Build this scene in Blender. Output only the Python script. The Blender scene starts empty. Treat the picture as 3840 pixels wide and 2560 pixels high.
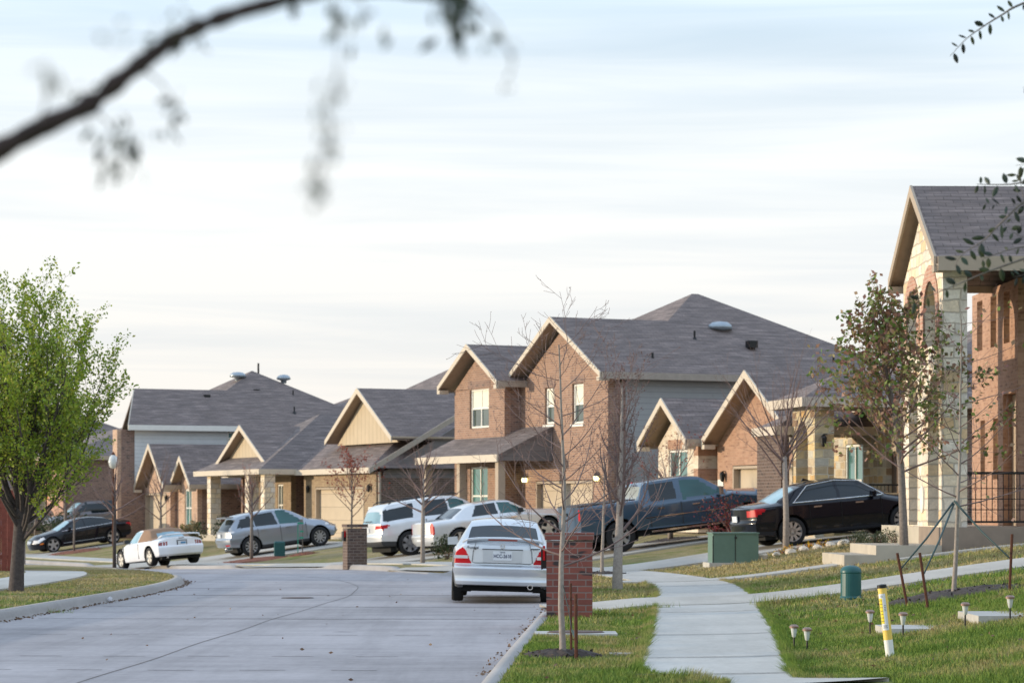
import bpy, bmesh, math, random
import numpy as np
from mathutils import Vector, Matrix, Quaternion
rnd = random.Random(7)
SC = bpy.context.scene
COL = SC.collection
PI = math.pi
# ------------------------------------------------------------------ materials
M = {}
class NT:
    def __init__(s, name):
        s.m = bpy.data.materials.new(name); s.m.use_nodes = True
        s.t = s.m.node_tree; s.n = s.t.nodes; s.l = s.t.links
        s.b = s.n['Principled BSDF']; M[name] = s.m
    def node(s, typ, **kw):
        n = s.n.new(typ)
        for k, v in kw.items():
            if k[0] == 'i' and k[1:].isdigit(): n.inputs[int(k[1:])].default_value = v
            elif k in n.inputs: n.inputs[k].default_value = v
            else: setattr(n, k, v)
        return n
    def ln(s, a, b): s.l.new(a, b)
    def coord(s, kind='UV', scale=(1, 1, 1), rot=(0, 0, 0)):
        tc = s.node('ShaderNodeTexCoord'); mp = s.node('ShaderNodeMapping')
        s.ln(tc.outputs[kind], mp.inputs[0]); mp.inputs['Scale'].default_value = scale; mp.inputs['Rotation'].default_value = rot
        return mp.outputs[0]
    def noise(s, vec, scale, detail=4, rough=.6):
        n = s.node('ShaderNodeTexNoise'); s.ln(vec, n.inputs['Vector'])
        n.inputs['Scale'].default_value = scale; n.inputs['Detail'].default_value = detail; n.inputs['Roughness'].default_value = rough
        return n.outputs['Fac']
    def ramp(s, fac, stops):
        r = s.node('ShaderNodeValToRGB'); s.ln(fac, r.inputs[0]); e = r.color_ramp.elements
        while len(e) < len(stops): e.new(.5)
        for i, (p, c) in enumerate(stops):
            e[i].position = p; e[i].color = (c[0], c[1], c[2], 1) if hasattr(c, '__len__') else (c, c, c, 1)
        return r.outputs[0]
    def mix(s, f, a, b, mode='MIX'):
        n = s.node('ShaderNodeMixRGB'); n.blend_type = mode
        for i, v in ((0, f), (1, a), (2, b)):
            if hasattr(v, 'is_linked') or hasattr(v, 'links'): s.ln(v, n.inputs[i])
            elif hasattr(v, '__len__'): n.inputs[i].default_value = (v[0], v[1], v[2], 1)
            else: n.inputs[i].default_value = v
        return n.outputs[0]
    def bump(s, h, strength=.3, dist=.01):
        b = s.node('ShaderNodeBump'); s.ln(h, b.inputs['Height']); b.inputs['Strength'].default_value = strength
        b.inputs['Distance'].default_value = dist; s.ln(b.outputs[0], s.b.inputs['Normal'])
    def set(s, col=None, rough=None, metal=None, spec=None, **kw):
        if col is not None:
            if hasattr(col, '__len__'): s.b.inputs['Base Color'].default_value = (col[0], col[1], col[2], 1)
            else: s.ln(col, s.b.inputs['Base Color'])
        if rough is not None: s.b.inputs['Roughness'].default_value = rough
        if metal is not None: s.b.inputs['Metallic'].default_value = metal
        if spec is not None: s.b.inputs['Specular IOR Level'].default_value = spec
        for k, v in kw.items(): s.b.inputs[k.replace('_', ' ')].default_value = v
        return s.m
def plain(name, col, rough=.6, metal=0, var=.12, scale=6, **kw):
    t = NT(name)
    n = t.noise(t.coord('Object'), scale, 4)
    c = t.ramp(n, [(.25, [x*(1-var) for x in col]), (.75, [min(1, x*(1+var)) for x in col])])
    return t.set(c, rough, metal, **kw)
def brick(name, c1, c2, dark, mortar, bw=.21, rh=.076, ms=.011, darkamt=.35):
    t = NT(name); v = t.coord('UV')
    b = t.node('ShaderNodeTexBrick'); t.ln(v, b.inputs['Vector'])
    b.inputs['Scale'].default_value = 1; b.inputs['Brick Width'].default_value = bw; b.inputs['Row Height'].default_value = rh
    b.inputs['Mortar Size'].default_value = ms; b.inputs['Mortar Smooth'].default_value = .3; b.inputs['Bias'].default_value = -.1
    b.inputs['Color1'].default_value = (*c1, 1); b.inputs['Color2'].default_value = (*c2, 1); b.inputs['Mortar'].default_value = (*mortar, 1)
    # a few dark bricks: low frequency stretched noise
    v2 = t.coord('UV', (1/bw*.8, 1/rh*.8, 1))
    n = t.noise(v2, 1.0, 1, .3)
    f = t.ramp(n, [(.60, 0), (.66, 1)])
    f2 = t.mix(1, f, t.ramp(b.outputs['Fac'], [(0, darkamt*1.6), (.3, 0)]), 'MULTIPLY')
    c = t.mix(f2, b.outputs['Color'], dark)
    n3 = t.noise(v, 3, 5); c = t.mix(.35, c, t.ramp(n3, [(.3, .62), (.7, 1.3)]), 'MULTIPLY')
    t.bump(t.ramp(b.outputs['Fac'], [(0, 1), (1, 0)]), .5, .008)
    return t.set(c, .85)
def stone(name, cols, mortar, bw=.36, rh=.21, ms=.016):
    t = NT(name); v0 = t.coord('UV'); nd = t.node('ShaderNodeTexNoise'); t.ln(v0, nd.inputs['Vector']); nd.inputs['Scale'].default_value = 3.5; nd.inputs['Detail'].default_value = 3
    sb = t.node('ShaderNodeVectorMath', operation='SUBTRACT'); t.ln(nd.outputs['Color'], sb.inputs[0]); sb.inputs[1].default_value = (.5, .5, .5)
    sc = t.node('ShaderNodeVectorMath', operation='SCALE'); t.ln(sb.outputs[0], sc.inputs[0]); sc.inputs[3].default_value = .10
    ad = t.node('ShaderNodeVectorMath', operation='ADD'); t.ln(v0, ad.inputs[0]); t.ln(sc.outputs[0], ad.inputs[1]); v = ad.outputs[0]
    b = t.node('ShaderNodeTexBrick', offset=.37, squash=1.5, squash_frequency=3); t.ln(v, b.inputs['Vector']); b.inputs['Scale'].default_value = 1
    b.inputs['Brick Width'].default_value = bw; b.inputs['Row Height'].default_value = rh; b.inputs['Mortar Size'].default_value = ms; b.inputs['Mortar Smooth'].default_value = .4
    b.inputs['Color1'].default_value = (0, 0, 0, 1); b.inputs['Color2'].default_value = (1, 1, 1, 1); b.inputs['Mortar'].default_value = (.5, .5, .5, 1)
    c = t.ramp(b.outputs['Color'], [((i+.5)/len(cols), q) for i, q in enumerate(cols)])
    n1 = t.noise(v0, 5, 5, .7); n2 = t.noise(v0, 22, 4, .7); c = t.mix(.8, c, t.ramp(n1, [(.3, .72), (.7, 1.18)]), 'MULTIPLY'); c = t.mix(.5, c, t.ramp(n2, [(.3, .8), (.7, 1.15)]), 'MULTIPLY')
    c = t.mix(b.outputs['Fac'], c, mortar); hh = t.mix(1, n1, t.ramp(b.outputs['Fac'], [(0, 1), (1, 0)]), 'MULTIPLY'); t.bump(hh, .9, .04)
    return t.set(c, .9)
def shingle(name, c1, c2):
    t = NT(name); v = t.coord('UV')
    b = t.node('ShaderNodeTexBrick'); t.ln(v, b.inputs['Vector']); b.inputs['Scale'].default_value = 1
    b.inputs['Brick Width'].default_value = .33; b.inputs['Row Height'].default_value = .14; b.inputs['Mortar Size'].default_value = .008
    b.inputs['Color1'].default_value = (*c1, 1); b.inputs['Color2'].default_value = (*c2, 1); b.inputs['Mortar'].default_value = (c1[0]*.5, c1[1]*.5, c1[2]*.5, 1)
    n = t.noise(t.coord('UV', (.55, 4.5, 1)), 1.5, 4, .65)
    c = t.mix(.75, b.outputs['Color'], t.ramp(n, [(.32, .5), (.55, 1.0), (.72, 1.9)]), 'MULTIPLY')
    t.bump(t.ramp(b.outputs['Fac'], [(0, 1), (1, 0)]), .4, .01)
    return t.set(c, .9)
def siding(name, col, pitch=.18, horiz=True, w=.06):
    t = NT(name); v = t.coord('UV')
    s = t.node('ShaderNodeSeparateXYZ'); t.ln(v, s.inputs[0])
    m = t.node('ShaderNodeMath', operation='DIVIDE'); t.ln(s.outputs[1 if horiz else 0], m.inputs[0]); m.inputs[1].default_value = pitch
    f = t.node('ShaderNodeMath', operation='FRACT'); t.ln(m.outputs[0], f.inputs[0])
    r = t.ramp(f.outputs[0], [(0, .55), (w, .62), (w+.03, 1), (1, .95)])
    n = t.noise(t.coord('Object'), 2.5, 4)
    c = t.mix(1, col, r, 'MULTIPLY'); c = t.mix(.5, c, t.ramp(n, [(.3, .88), (.7, 1.08)]), 'MULTIPLY')
    t.bump(f.outputs[0], .5, .012)
    return t.set(c, .7)
brick('brick_tan', (.345, .195, .128), (.265, .145, .098), (.10, .065, .058), (.37, .285, .23))
brick('brick_brown_shade', (.27, .165, .125), (.20, .115, .09), (.06, .045, .045), (.30, .23, .19), darkamt=.5)  # brown brick; on near side walls it puts their shade into the colour
brick('brick_gold', (.34, .245, .15), (.275, .185, .11), (.12, .08, .06), (.36, .28, .19))
brick('brick_pink', (.50, .28, .20), (.43, .21, .15), (.22, .12, .09), (.52, .38, .29))
brick('brick_rust', (.43, .26, .175), (.34, .19, .125), (.14, .07, .05), (.42, .26, .18))
brick('brick_peach', (.50, .32, .22), (.41, .24, .16), (.24, .13, .10), (.56, .44, .34))
brick('brick_red', (.27, .082, .060), (.175, .056, .045), (.055, .038, .038), (.25, .175, .155), .215, .083, .009, .7)
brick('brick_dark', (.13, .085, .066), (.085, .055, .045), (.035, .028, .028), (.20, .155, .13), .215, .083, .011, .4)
brick('brick_white', (.72, .64, .52), (.62, .50, .38), (.35, .22, .15), (.66, .58, .46), darkamt=.4)
stone('stone_cream', [(.86, .77, .62), (.80, .74, .66), (.72, .52, .30), (.88, .80, .66), (.66, .60, .52), (.84, .70, .48)], (.52, .45, .36), .34, .22)
stone('stone_gold', [(.66, .48, .24), (.42, .36, .28), (.72, .58, .34), (.28, .19, .13), (.62, .40, .17), (.54, .50, .40)], (.62, .54, .40), .36, .20)
shingle('shingles', (.215, .170, .155), (.165, .133, .125))
shingle('shingles_brown', (.20, .165, .155), (.155, .13, .125))
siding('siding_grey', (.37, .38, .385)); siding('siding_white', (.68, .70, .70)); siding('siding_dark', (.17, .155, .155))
siding('board_tan', (.52, .42, .29), .42, False, .05)
plain('trim_cream', (.56, .485, .39), .6, var=.06); plain('trim_white', (.78, .76, .70), .5, var=.05); plain('trim_tan', (.40, .32, .24), .6, var=.08)
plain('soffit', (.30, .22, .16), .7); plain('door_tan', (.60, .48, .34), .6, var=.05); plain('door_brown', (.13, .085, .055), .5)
siding('garage_door', (.53, .435, .32), .53, True, .03)
plain('cedar', (.45, .20, .07), .7); plain('vent_metal', (.33, .38, .42), .35, .6); plain('black_metal', (.012, .012, .012), .45, .2)
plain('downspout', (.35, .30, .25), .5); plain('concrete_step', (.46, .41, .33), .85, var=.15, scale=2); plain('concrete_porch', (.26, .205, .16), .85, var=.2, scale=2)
plain('blind', (.72, .70, .58), .6, var=.04); plain('plaque', (.8, .78, .72), .5)
plain('fence_red', (.20, .05, .032), .8, var=.3, scale=9)
plain('bark_grey', (.19, .16, .14), .9, var=.35, scale=25); plain('bark_dark', (.075, .06, .055), .95, var=.4, scale=20)
plain('bark_pale', (.30, .255, .22), .85, var=.25, scale=25); plain('bark_limb', (.055, .036, .034), .95, var=.3, scale=20); plain('twig', (.17, .115, .105), .8, var=.3, scale=10)
plain('rust', (.085, .028, .014), .9, var=.4, scale=30); plain('ribbon', (.03, .30, .20), .5); plain('strap', (.03, .06, .055), .6)
plain('mulch', (.045, .033, .028), .95, var=.6, scale=30); plain('mulch_red', (.20, .075, .045), .95, var=.4, scale=30)
plain('ped_green', (.008, .085, .085), .4, var=.1); plain('transformer_green', (.11, .19, .15), .55, var=.08)
plain('marker_yellow', (.85, .58, .12), .45, var=.04); plain('marker_white', (.82, .80, .76), .45, var=.03); plain('label_yellow', (.80, .62, .01), .4, var=.02)
plain('lamp_glass', (.62, .64, .62), .15, var=.05); plain('copper_cap', (.30, .20, .16), .3, .7)
plain('stone_white', (.60, .53, .43), .85, var=.25, scale=8); plain('iron_rust', (.10, .065, .055), .8)
plain('plate_white', (.70, .72, .74), .4, var=.02); plain('plate_blue', (.05, .22, .42), .4); plain('text_navy', (.02, .035, .09), .5)
plain('sign_green', (.01, .28, .16), .4); plain('sign_pole', (.33, .35, .36), .5, .6)
plain('litter', (.55, .55, .58), .6)
for nm, c, e in (('porch_light', (1, .95, .45), 5), ('lamp_flame', (1, .55, .12), 5)):
    t = NT(nm); t.set(c, .4); t.b.inputs['Emission Color'].default_value = (*c, 1); t.b.inputs['Emission Strength'].default_value = e
def glass(name, col, rough=.04):
    t = NT(name); n = t.noise(t.coord('Object', (1, 1, 1)), .8, 2)
    return t.set(t.ramp(n, [(.35, [x*.8 for x in col]), (.65, [x*1.3 for x in col])]), rough, 0, .9 if 'car' not in name else .45, Coat_Weight=.6 if 'car' not in name else .12, Coat_Roughness=.02)
glass('pane', (.05, .075, .065)); glass('pane_teal', (.06, .18, .17)); glass('car_glass', (.012, .018, .022)); glass('car_glass_teal', (.03, .10, .10)); glass('car_glass_blue', (.22, .36, .42), .15); glass('car_glass_pale', (.30, .30, .24), .12)
def paint(name, col, metal=.0, rough=.35):
    t = NT(name); n = t.noise(t.coord('Object'), 2.0, 3)
    return t.set(t.ramp(n, [(.3, [x*.94 for x in col]), (.7, [min(1, x*1.05) for x in col])]), rough, metal, .5 if name != 'paint_black' else .15, Coat_Weight=1.0 if name != 'paint_black' else .55, Coat_Roughness=.06)
paint('paint_silver', (.60, .63, .66), .55, .33); paint('paint_white', (.80, .81, .83)); paint('paint_greysilver', (.30, .33, .375), .6, .3)
paint('paint_silver2', (.66, .67, .68), .5, .34); paint('paint_black', (.004, .005, .010), 0, .25); paint('paint_blue', (.036, .078, .130), .25, .28); paint('paint_darkgrey', (.12, .11, .12), .4, .35); paint('paint_lightblue', (.35, .42, .52), .3, .35)
plain('soft_top', (.27, .165, .10), .85, var=.08); plain('rubber', (.010, .010, .011), .8, var=.2); plain('plastic_dark', (.03, .03, .032), .6); plain('under_dark', (.008, .008, .008), .9)
plain('rim', (.52, .53, .56), .3, .8, var=.05); plain('chrome', (.75, .76, .78), .12, 1, var=.02); plain('rim_cream', (.72, .68, .60), .35, .3)
plain('light_red', (.48, .004, .010), .3, var=.05, Specular_IOR_Level=.25); plain('light_clear', (.75, .72, .70), .12, var=.05, Coat_Weight=1.0); plain('light_amber', (.75, .20, .03), .15, var=.05); plain('light_darkred', (.26, .02, .018), .15, Coat_Weight=1.0)
# ground materials (world-space so that lawns and blades agree)
GREEN = [(.28, (.085, .145, .022)), (.47, (.135, .19, .040)), (.58, (.27, .235, .10)), (.76, (.38, .30, .17))]
def grassmat(name, stops, blade=False):
    t = NT(name); v = t.coord('Object')
    n1 = t.noise(v, .55, 6, .62); n2 = t.noise(v, 3.5, 4, .6); n3 = t.noise(v, 28, 3, .7)
    a = t.node('ShaderNodeMath', operation='MULTIPLY_ADD'); t.ln(n2, a.inputs[0]); a.inputs[1].default_value = .45; 
    b = t.node('ShaderNodeMath', operation='MULTIPLY'); t.ln(n1, b.inputs[0]); b.inputs[1].default_value = .75; t.ln(b.outputs[0], a.inputs[2])
    # drier away from the sprinklers in the nearest yard
    sp = t.node('ShaderNodeSeparateXYZ'); t.ln(v, sp.inputs[0])
    mr = t.node('ShaderNodeMapRange'); t.ln(sp.outputs[1], mr.inputs[0]); mr.inputs[1].default_value = 30; mr.inputs[2].default_value = 52; mr.inputs[3].default_value = -.13; mr.inputs[4].default_value = .035
    c_ = t.node('ShaderNodeMath', operation='ADD'); t.ln(a.outputs[0], c_.inputs[0]); t.ln(mr.outputs[0], c_.inputs[1])
    c = t.ramp(c_.outputs[0], stops)
    c = t.mix(.8, c, t.ramp(n3, [(.3, .68), (.7, 1.32)]), 'MULTIPLY')
    if not blade: t.bump(n3, 1.0, .05)
    return t.set(c, .9, 0, .15)
grassmat('grass', GREEN)
grassmat('grass_blade', [(p, [x*1.25 for x in c]) for p, c in GREEN], True)
def concrete(name, base, joints=False):
    t = NT(name); v = t.coord('Object')
    n1 = t.noise(v, .35, 6, .6); n2 = t.noise(v, 12, 5, .7); n3 = t.noise(t.coord('Object', (1, .15, 1)), 1.4, 5, .7)
    c = t.mix(.75, base, t.ramp(n1, [(.3, .78), (.7, 1.15)]), 'MULTIPLY')
    c = t.mix(.6, c, t.ramp(n2, [(.3, .85), (.7, 1.12)]), 'MULTIPLY'); c = t.mix(.35, c, t.ramp(n3, [(.35, .7), (.65, 1.1)]), 'MULTIPLY')
    t.bump(n2, .3, .004)
    return t.set(c, .85, 0, .25)
concrete('road_concrete', (.37, .36, .365))
t = NT('road_slab'); v = t.coord('Object'); n1 = t.noise(v, .22, 6, .65); n2 = t.noise(v, 9, 6, .75); n3 = t.noise(t.coord('Object', (1, .06, 1), (0, 0, -.02)), 1.1, 5, .7); n4 = t.noise(t.coord('Object', (.25, 1, 1)), 1.3, 5, .7); n5 = t.noise(v, 1.7, 3, .5)
c = t.mix(.9, (.350, .328, .335), t.ramp(n1, [(.32, .74), (.5, 1.0), (.68, 1.16)]), 'MULTIPLY'); c = t.mix(.8, c, t.ramp(n3, [(.34, .80), (.5, 1), (.66, 1.10)]), 'MULTIPLY'); c = t.mix(.6, c, t.ramp(n4, [(.36, .82), (.6, 1.08)]), 'MULTIPLY')
c = t.mix(.6, c, t.ramp(n2, [(.3, .80), (.7, 1.15)]), 'MULTIPLY'); c = t.mix(1, c, t.ramp(n5, [(.24, .62), (.30, 1)]), 'MULTIPLY'); t.bump(n2, .35, .004); t.set(c, .8, 0, .3)
concrete('walk_concrete', (.50, .48, .44)); concrete('kerb_concrete', (.36, .34, .325)); concrete('drive_concrete', (.47, .44, .39)); concrete('patch', (.225, .225, .24)); concrete('joint', (.085, .075, .07)); concrete('joint_soft', (.16, .15, .15))
def leafmat(name, cols):
    t = NT(name); v = t.coord('Object')
    oi = t.node('ShaderNodeNewGeometry')
    n = t.noise(v, 2.2, 3); r = oi.outputs['Random Per Island']
    c = t.ramp(r, [((i+.5)/len(cols), c) for i, c in enumerate(cols)])
    c = t.mix(.6, c, t.ramp(n, [(.3, .6), (.7, 1.35)]), 'MULTIPLY')
    t.set(c, .5, 0, .4); 
    tr = t.node('ShaderNodeBsdfTranslucent'); t.ln(c, tr.inputs[0]); mx = t.node('ShaderNodeMixShader'); mx.inputs[0].default_value = .35
    t.ln(t.b.outputs[0], mx.inputs[1]); t.ln(tr.outputs[0], mx.inputs[2]); t.ln(mx.outputs[0], t.n['Material Output'].inputs[0])
    return t.m
leafmat('leaf_pear', [(.26, .36, .03), (.36, .44, .04), (.18, .29, .03), (.44, .42, .06), (.22, .32, .06)])
leafmat('leaf_young', [(.13, .22, .04), (.36, .17, .13), (.19, .28, .06), (.38, .22, .15), (.28, .13, .11), (.11, .18, .04)])
leafmat('leaf_oak', [(.03, .045, .02), (.05, .065, .03), (.09, .10, .04), (.09, .12, .10), (.02, .025, .015)])
leafmat('leaf_dry', [(.16, .09, .05), (.22, .14, .08), (.10, .06, .04)]); leafmat('leaf_red', [(.28, .05, .035), (.22, .07, .04), (.35, .09, .05)]); leafmat('leaf_bud', [(.22, .09, .08), (.14, .08, .07), (.18, .11, .08)])
leafmat('leaf_shrub', [(.03, .05, .018), (.05, .075, .025), (.018, .03, .012)]); leafmat('leaf_redbush', [(.20, .03, .035), (.10, .035, .03), (.05, .05, .02), (.28, .05, .06)])
leafmat('leaf_sage', [(.08, .10, .055), (.12, .14, .08), (.05, .07, .035)]); leafmat('grass_tan', [(.38, .29, .16), (.28, .22, .11), (.20, .18, .08)])
leafmat('flower', [(.75, .45, .02), (.7, .2, .02), (.8, .6, .05), (.06, .10, .02)])
# ------------------------------------------------------------------ mesh helpers
class MB:
    def __init__(s): s.v = []; s.f = []
    def add(s, vs, fs):
        o = len(s.v); s.v += [tuple(v) for v in vs]; s.f += [tuple(i+o for i in f) for f in fs]; return s
    def box(s, x0, x1, y0, y1, z0, z1):
        return s.add([(x0,y0,z0),(x1,y0,z0),(x1,y1,z0),(x0,y1,z0),(x0,y0,z1),(x1,y0,z1),(x1,y1,z1),(x0,y1,z1)],
                     [(0,3,2,1),(4,5,6,7),(0,1,5,4),(1,2,6,5),(2,3,7,6),(3,0,4,7)])
    def tube(s, pts, rads, n=8, cap=True):
        pts = [Vector(p) for p in pts]; o = len(s.v); k = len(pts)
        for i, p in enumerate(pts):
            d = (pts[min(i+1, k-1)]-pts[max(i-1, 0)])
            if d.length < 1e-9: d = Vector((0, 0, 1))
            d.normalize(); a = d.cross(Vector((.31, .95, .02)))
            if a.length < .1: a = d.cross(Vector((1, 0, 0)))
            a.normalize(); b = d.cross(a); r = rads[i]
            for j in range(n):
                t = 2*PI*j/n; s.v.append(tuple(p+(a*math.cos(t)+b*math.sin(t))*r))
        for i in range(k-1):
            for j in range(n):
                s.f.append((o+i*n+j, o+i*n+(j+1) % n, o+(i+1)*n+(j+1) % n, o+(i+1)*n+j))
        if cap and n > 2: s.f.append(tuple(o+j for j in range(n))[::-1]); s.f.append(tuple(o+(k-1)*n+j for j in range(n)))
        return s
    def lathe(s, prof, n=24, c=(0, 0, 0), axis='z'):
        o = len(s.v); k = len(prof)
        for r, h in prof:
            for j in range(n):
                t = 2*PI*j/n; x, y = r*math.cos(t), r*math.sin(t)
                p = (x, y, h) if axis == 'z' else (x, h, y)
                s.v.append((c[0]+p[0], c[1]+p[1], c[2]+p[2]))
        for i in range(k-1):
            for j in range(n):
                q = (o+i*n+j, o+i*n+(j+1) % n, o+(i+1)*n+(j+1) % n, o+(i+1)*n+j)
                s.f.append(q if axis == 'z' else q[::-1])
        return s
    def prism(s, poly, d):  # poly list of 3D pts, d extrusion vector
        n = len(poly); o = len(s.v); d = Vector(d)
        s.v += [tuple(p) for p in poly]+[tuple(Vector(p)+d) for p in poly]
        s.f.append(tuple(o+i for i in range(n))); s.f.append(tuple(o+n+i for i in range(n))[::-1])
        for i in range(n): s.f.append((o+i, o+n+i, o+n+(i+1) % n, o+(i+1) % n))
        return s
    def build(s, name, mat, parent=None, smooth=False, uv=False, fix=True):
        me = bpy.data.meshes.new(name); me.from_pydata(s.v, [], s.f); 
        o = bpy.data.objects.new(name, me); COL.objects.link(o)
        me.materials.append(M[mat] if isinstance(mat, str) else mat)
        if fix:
            bm = bmesh.new(); bm.from_mesh(me); bmesh.ops.recalc_face_normals(bm, faces=bm.faces); bm.to_mesh(me); bm.free()
        if smooth:
            for p in me.polygons: p.use_smooth = True
        if uv: uvbox(me)
        if parent is not None: o.parent = parent
        return o
def uvbox(me):
    uvl = me.uv_layers.new(name='UVMap'); Z = Vector((0, 0, 1))
    for p in me.polygons:
        n = p.normal
        t = Z.cross(n)
        if t.length < .05: t = Vector((1, 0, 0))
        t.normalize(); b = n.cross(t)
        for li in p.loop_indices:
            co = me.vertices[me.loops[li].vertex_index].co
            uvl.data[li].uv = (co.dot(t), co.dot(b))
def empty(name, loc, rz=0, label=None, cat=None, group=None):
    o = bpy.data.objects.new(name, None); COL.objects.link(o); o.location = loc; o.rotation_euler = (0, 0, rz); o.empty_display_size = .2
    if label: tag(o, label, cat, group)
    return o
def tag(o, label=None, cat=None, group=None, kind=None):
    if label: o['label'] = label
    if cat: o['category'] = cat
    if group: o['group'] = group
    if kind: o['kind'] = kind
    return o
def copy_tree(o, parent=None):
    c = o.copy(); COL.objects.link(c); c.parent = parent
    for ch in list(o.children): copy_tree(ch, c)
    return c
# ------------------------------------------------------------------ terrain
def hermite(pts):
    xs = [p[0] for p in pts]; ys = [p[1] for p in pts]; n = len(xs); m = [0]*n
    for i in range(n):
        if i == 0: m[i] = (ys[1]-ys[0])/(xs[1]-xs[0])
        elif i == n-1: m[i] = (ys[-1]-ys[-2])/(xs[-1]-xs[-2])
        else: m[i] = ((ys[i]-ys[i-1])/(xs[i]-xs[i-1])+(ys[i+1]-ys[i])/(xs[i+1]-xs[i]))/2
    def f(x):
        if x <= xs[0]: return ys[0]+m[0]*(x-xs[0])
        if x >= xs[-1]: return ys[-1]+m[-1]*(x-xs[-1])
        i = 0
        while x > xs[i+1]: i += 1
        h = xs[i+1]-xs[i]; t = (x-xs[i])/h
        return (2*t**3-3*t*t+1)*ys[i]+(t**3-2*t*t+t)*h*m[i]+(-2*t**3+3*t*t)*ys[i+1]+(t**3-t*t)*h*m[i+1]
    return f
def lin(pts):
    xs = [p[0] for p in pts]; ys = [p[1] for p in pts]
    return lambda x: float(np.interp(x, xs, ys))
kr = hermite([(-20,-2.1),(0,-1.2),(23.3,-.2),(39.4,.58),(43,.78),(47,.88),(54,.35),(60,-.8),(66,-2.5),(73,-4.9),(80,-7.9),(88,-11.5),(100,-17.1),(160,-45),(300,-110)])
kl = hermite([(-20,-9.6),(0,-8.6),(23.3,-7.5),(35.3,-7.1),(50,-6.7),(56,-7.2),(60,-8.1),(66,-10.2),(73,-13.3),(80,-17),(88,-20.9),(100,-26.5),(160,-54.4),(300,-120)])
R = hermite([(-20,0),(0,0),(45,0),(60,-.06),(74,-.2),(91,-.62),(105,-.75),(120,-.8),(400,-.8)])
rel = hermite([(-1,0),(0,0),(1.5,0),(3,.04),(4,.14),(6,.42),(8,.68),(10,.86),(12,.96),(15,1.0),(80,1.0)])
DIPS = [(38.3,2.0),(58.2,2.0),(65.6,2.0),(78.5,3.4),(94.5,3.2),(113.5,1.8)]
def sstep(t): t = max(0, min(1, t)); return t*t*(3-2*t)
def kh(y):
    k = .14
    for c, w in DIPS: k = min(k, .14-.12*(1-sstep((abs(y-c)-w)/1.0)))
    return k
def H(x, y):
    k = kr(y); c = math.cos(math.atan(kr(y+.5)-kr(y-.5)))
    if x >= k:
        d = (x-k)*c; h = kh(y); return R(y)+h+(.14-h)*sstep(d/1.6)+rel(d)
    if x <= kl(y): return R(y)+.13+.012*min(15, (kl(y)-x))
    return R(y)
def grid(name, rows, mat, flip=False, smooth=True, **kw):
    v = [p for r in rows for p in r]; n = len(rows[0]); f = []
    for i in range(len(rows)-1):
        for j in range(n-1):
            q = (i*n+j, i*n+j+1, (i+1)*n+j+1, (i+1)*n+j); f.append(q)
    m = MB(); m.v = v; m.f = f
    o = m.build(name, mat, smooth=smooth, fix=False)
    if o.data.polygons and sum(p.normal.z for p in o.data.polygons) < 0: o.data.flip_normals()
    return o
ys = []; y = 4.0
while y < 250: ys.append(y); y += .4 if y < 60 else (.8 if y < 130 else 4)
def slope_c(y): return math.cos(math.atan(kr(y+.5)-kr(y-.5)))
tag(MB().add([(-3000,-500,-1.4),(3000,-500,-1.4),(3000,4000,-1.4),(-3000,4000,-1.4)], [(0,1,2,3)]).build('ground', 'grass', fix=False), kind='structure')
tag(grid('road', [[(kl(y)+(kr(y)-kl(y))*t/12, y, R(y)) for t in range(13)] for y in ys], 'road_slab'), kind='structure')
D1 = [0.17, .5, .9, 1.3, 1.6, 2, 2.5, 3, 3.5, 4, 4.5, 5, 5.5, 6, 6.5, 7, 7.5, 8, 9, 10, 11, 12, 14, 17, 22, 30, 45, 80]
tag(grid('lawn', [[(kr(y)+d/slope_c(y), y, H(kr(y)+d/slope_c(y), y)) for d in D1] for y in ys], 'grass'), kind='structure')
D2 = [.17, .6, 1.2, 2, 3, 4, 6, 8, 12, 18, 30, 60]
tag(grid('lawn', [[(kl(y)-d, y, H(kl(y)-d, y)) for d in D2] for y in ys], 'grass'), kind='structure')
def kerb(side):
    rows = []
    for y in ys:
        c = slope_c(y); k0 = kr(y) if side > 0 else kl(y); h = kh(y) if side > 0 else .13; z = R(y)
        pr = [(-.06, .002), (-.015, .008), (.0, .04), (.02, h-.03 if h > .06 else .02), (.05, h+.0), (.10, h+.012), (.19, h+.012), (.20, h-.06)]
        rows.append([(k0+side*d/c, y, z+q) for d, q in pr])
    return tag(grid('kerb', rows, 'kerb_concrete'), kind='structure')
kerb(1); kerb(-1)
def drape(name, rows_xy, mat, dz, edge=.0, **kw):
    rows = [[(x, y, H(x, y)+dz) for x, y in r] for r in rows_xy]
    if edge:
        rows = [[(r[0][0], r[0][1], r[0][2]-edge)]+r+[(r[-1][0], r[-1][1], r[-1][2]-edge)] for r in rows]
    return grid(name, rows, mat, smooth=False, **kw)
dl_ = lin([(21,1.3),(28.4,1.5),(39,1.65),(60,1.6)]); dr_ = lin([(21.4,2.62),(28.4,2.88),(39,3.12),(60,3.1)])
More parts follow.
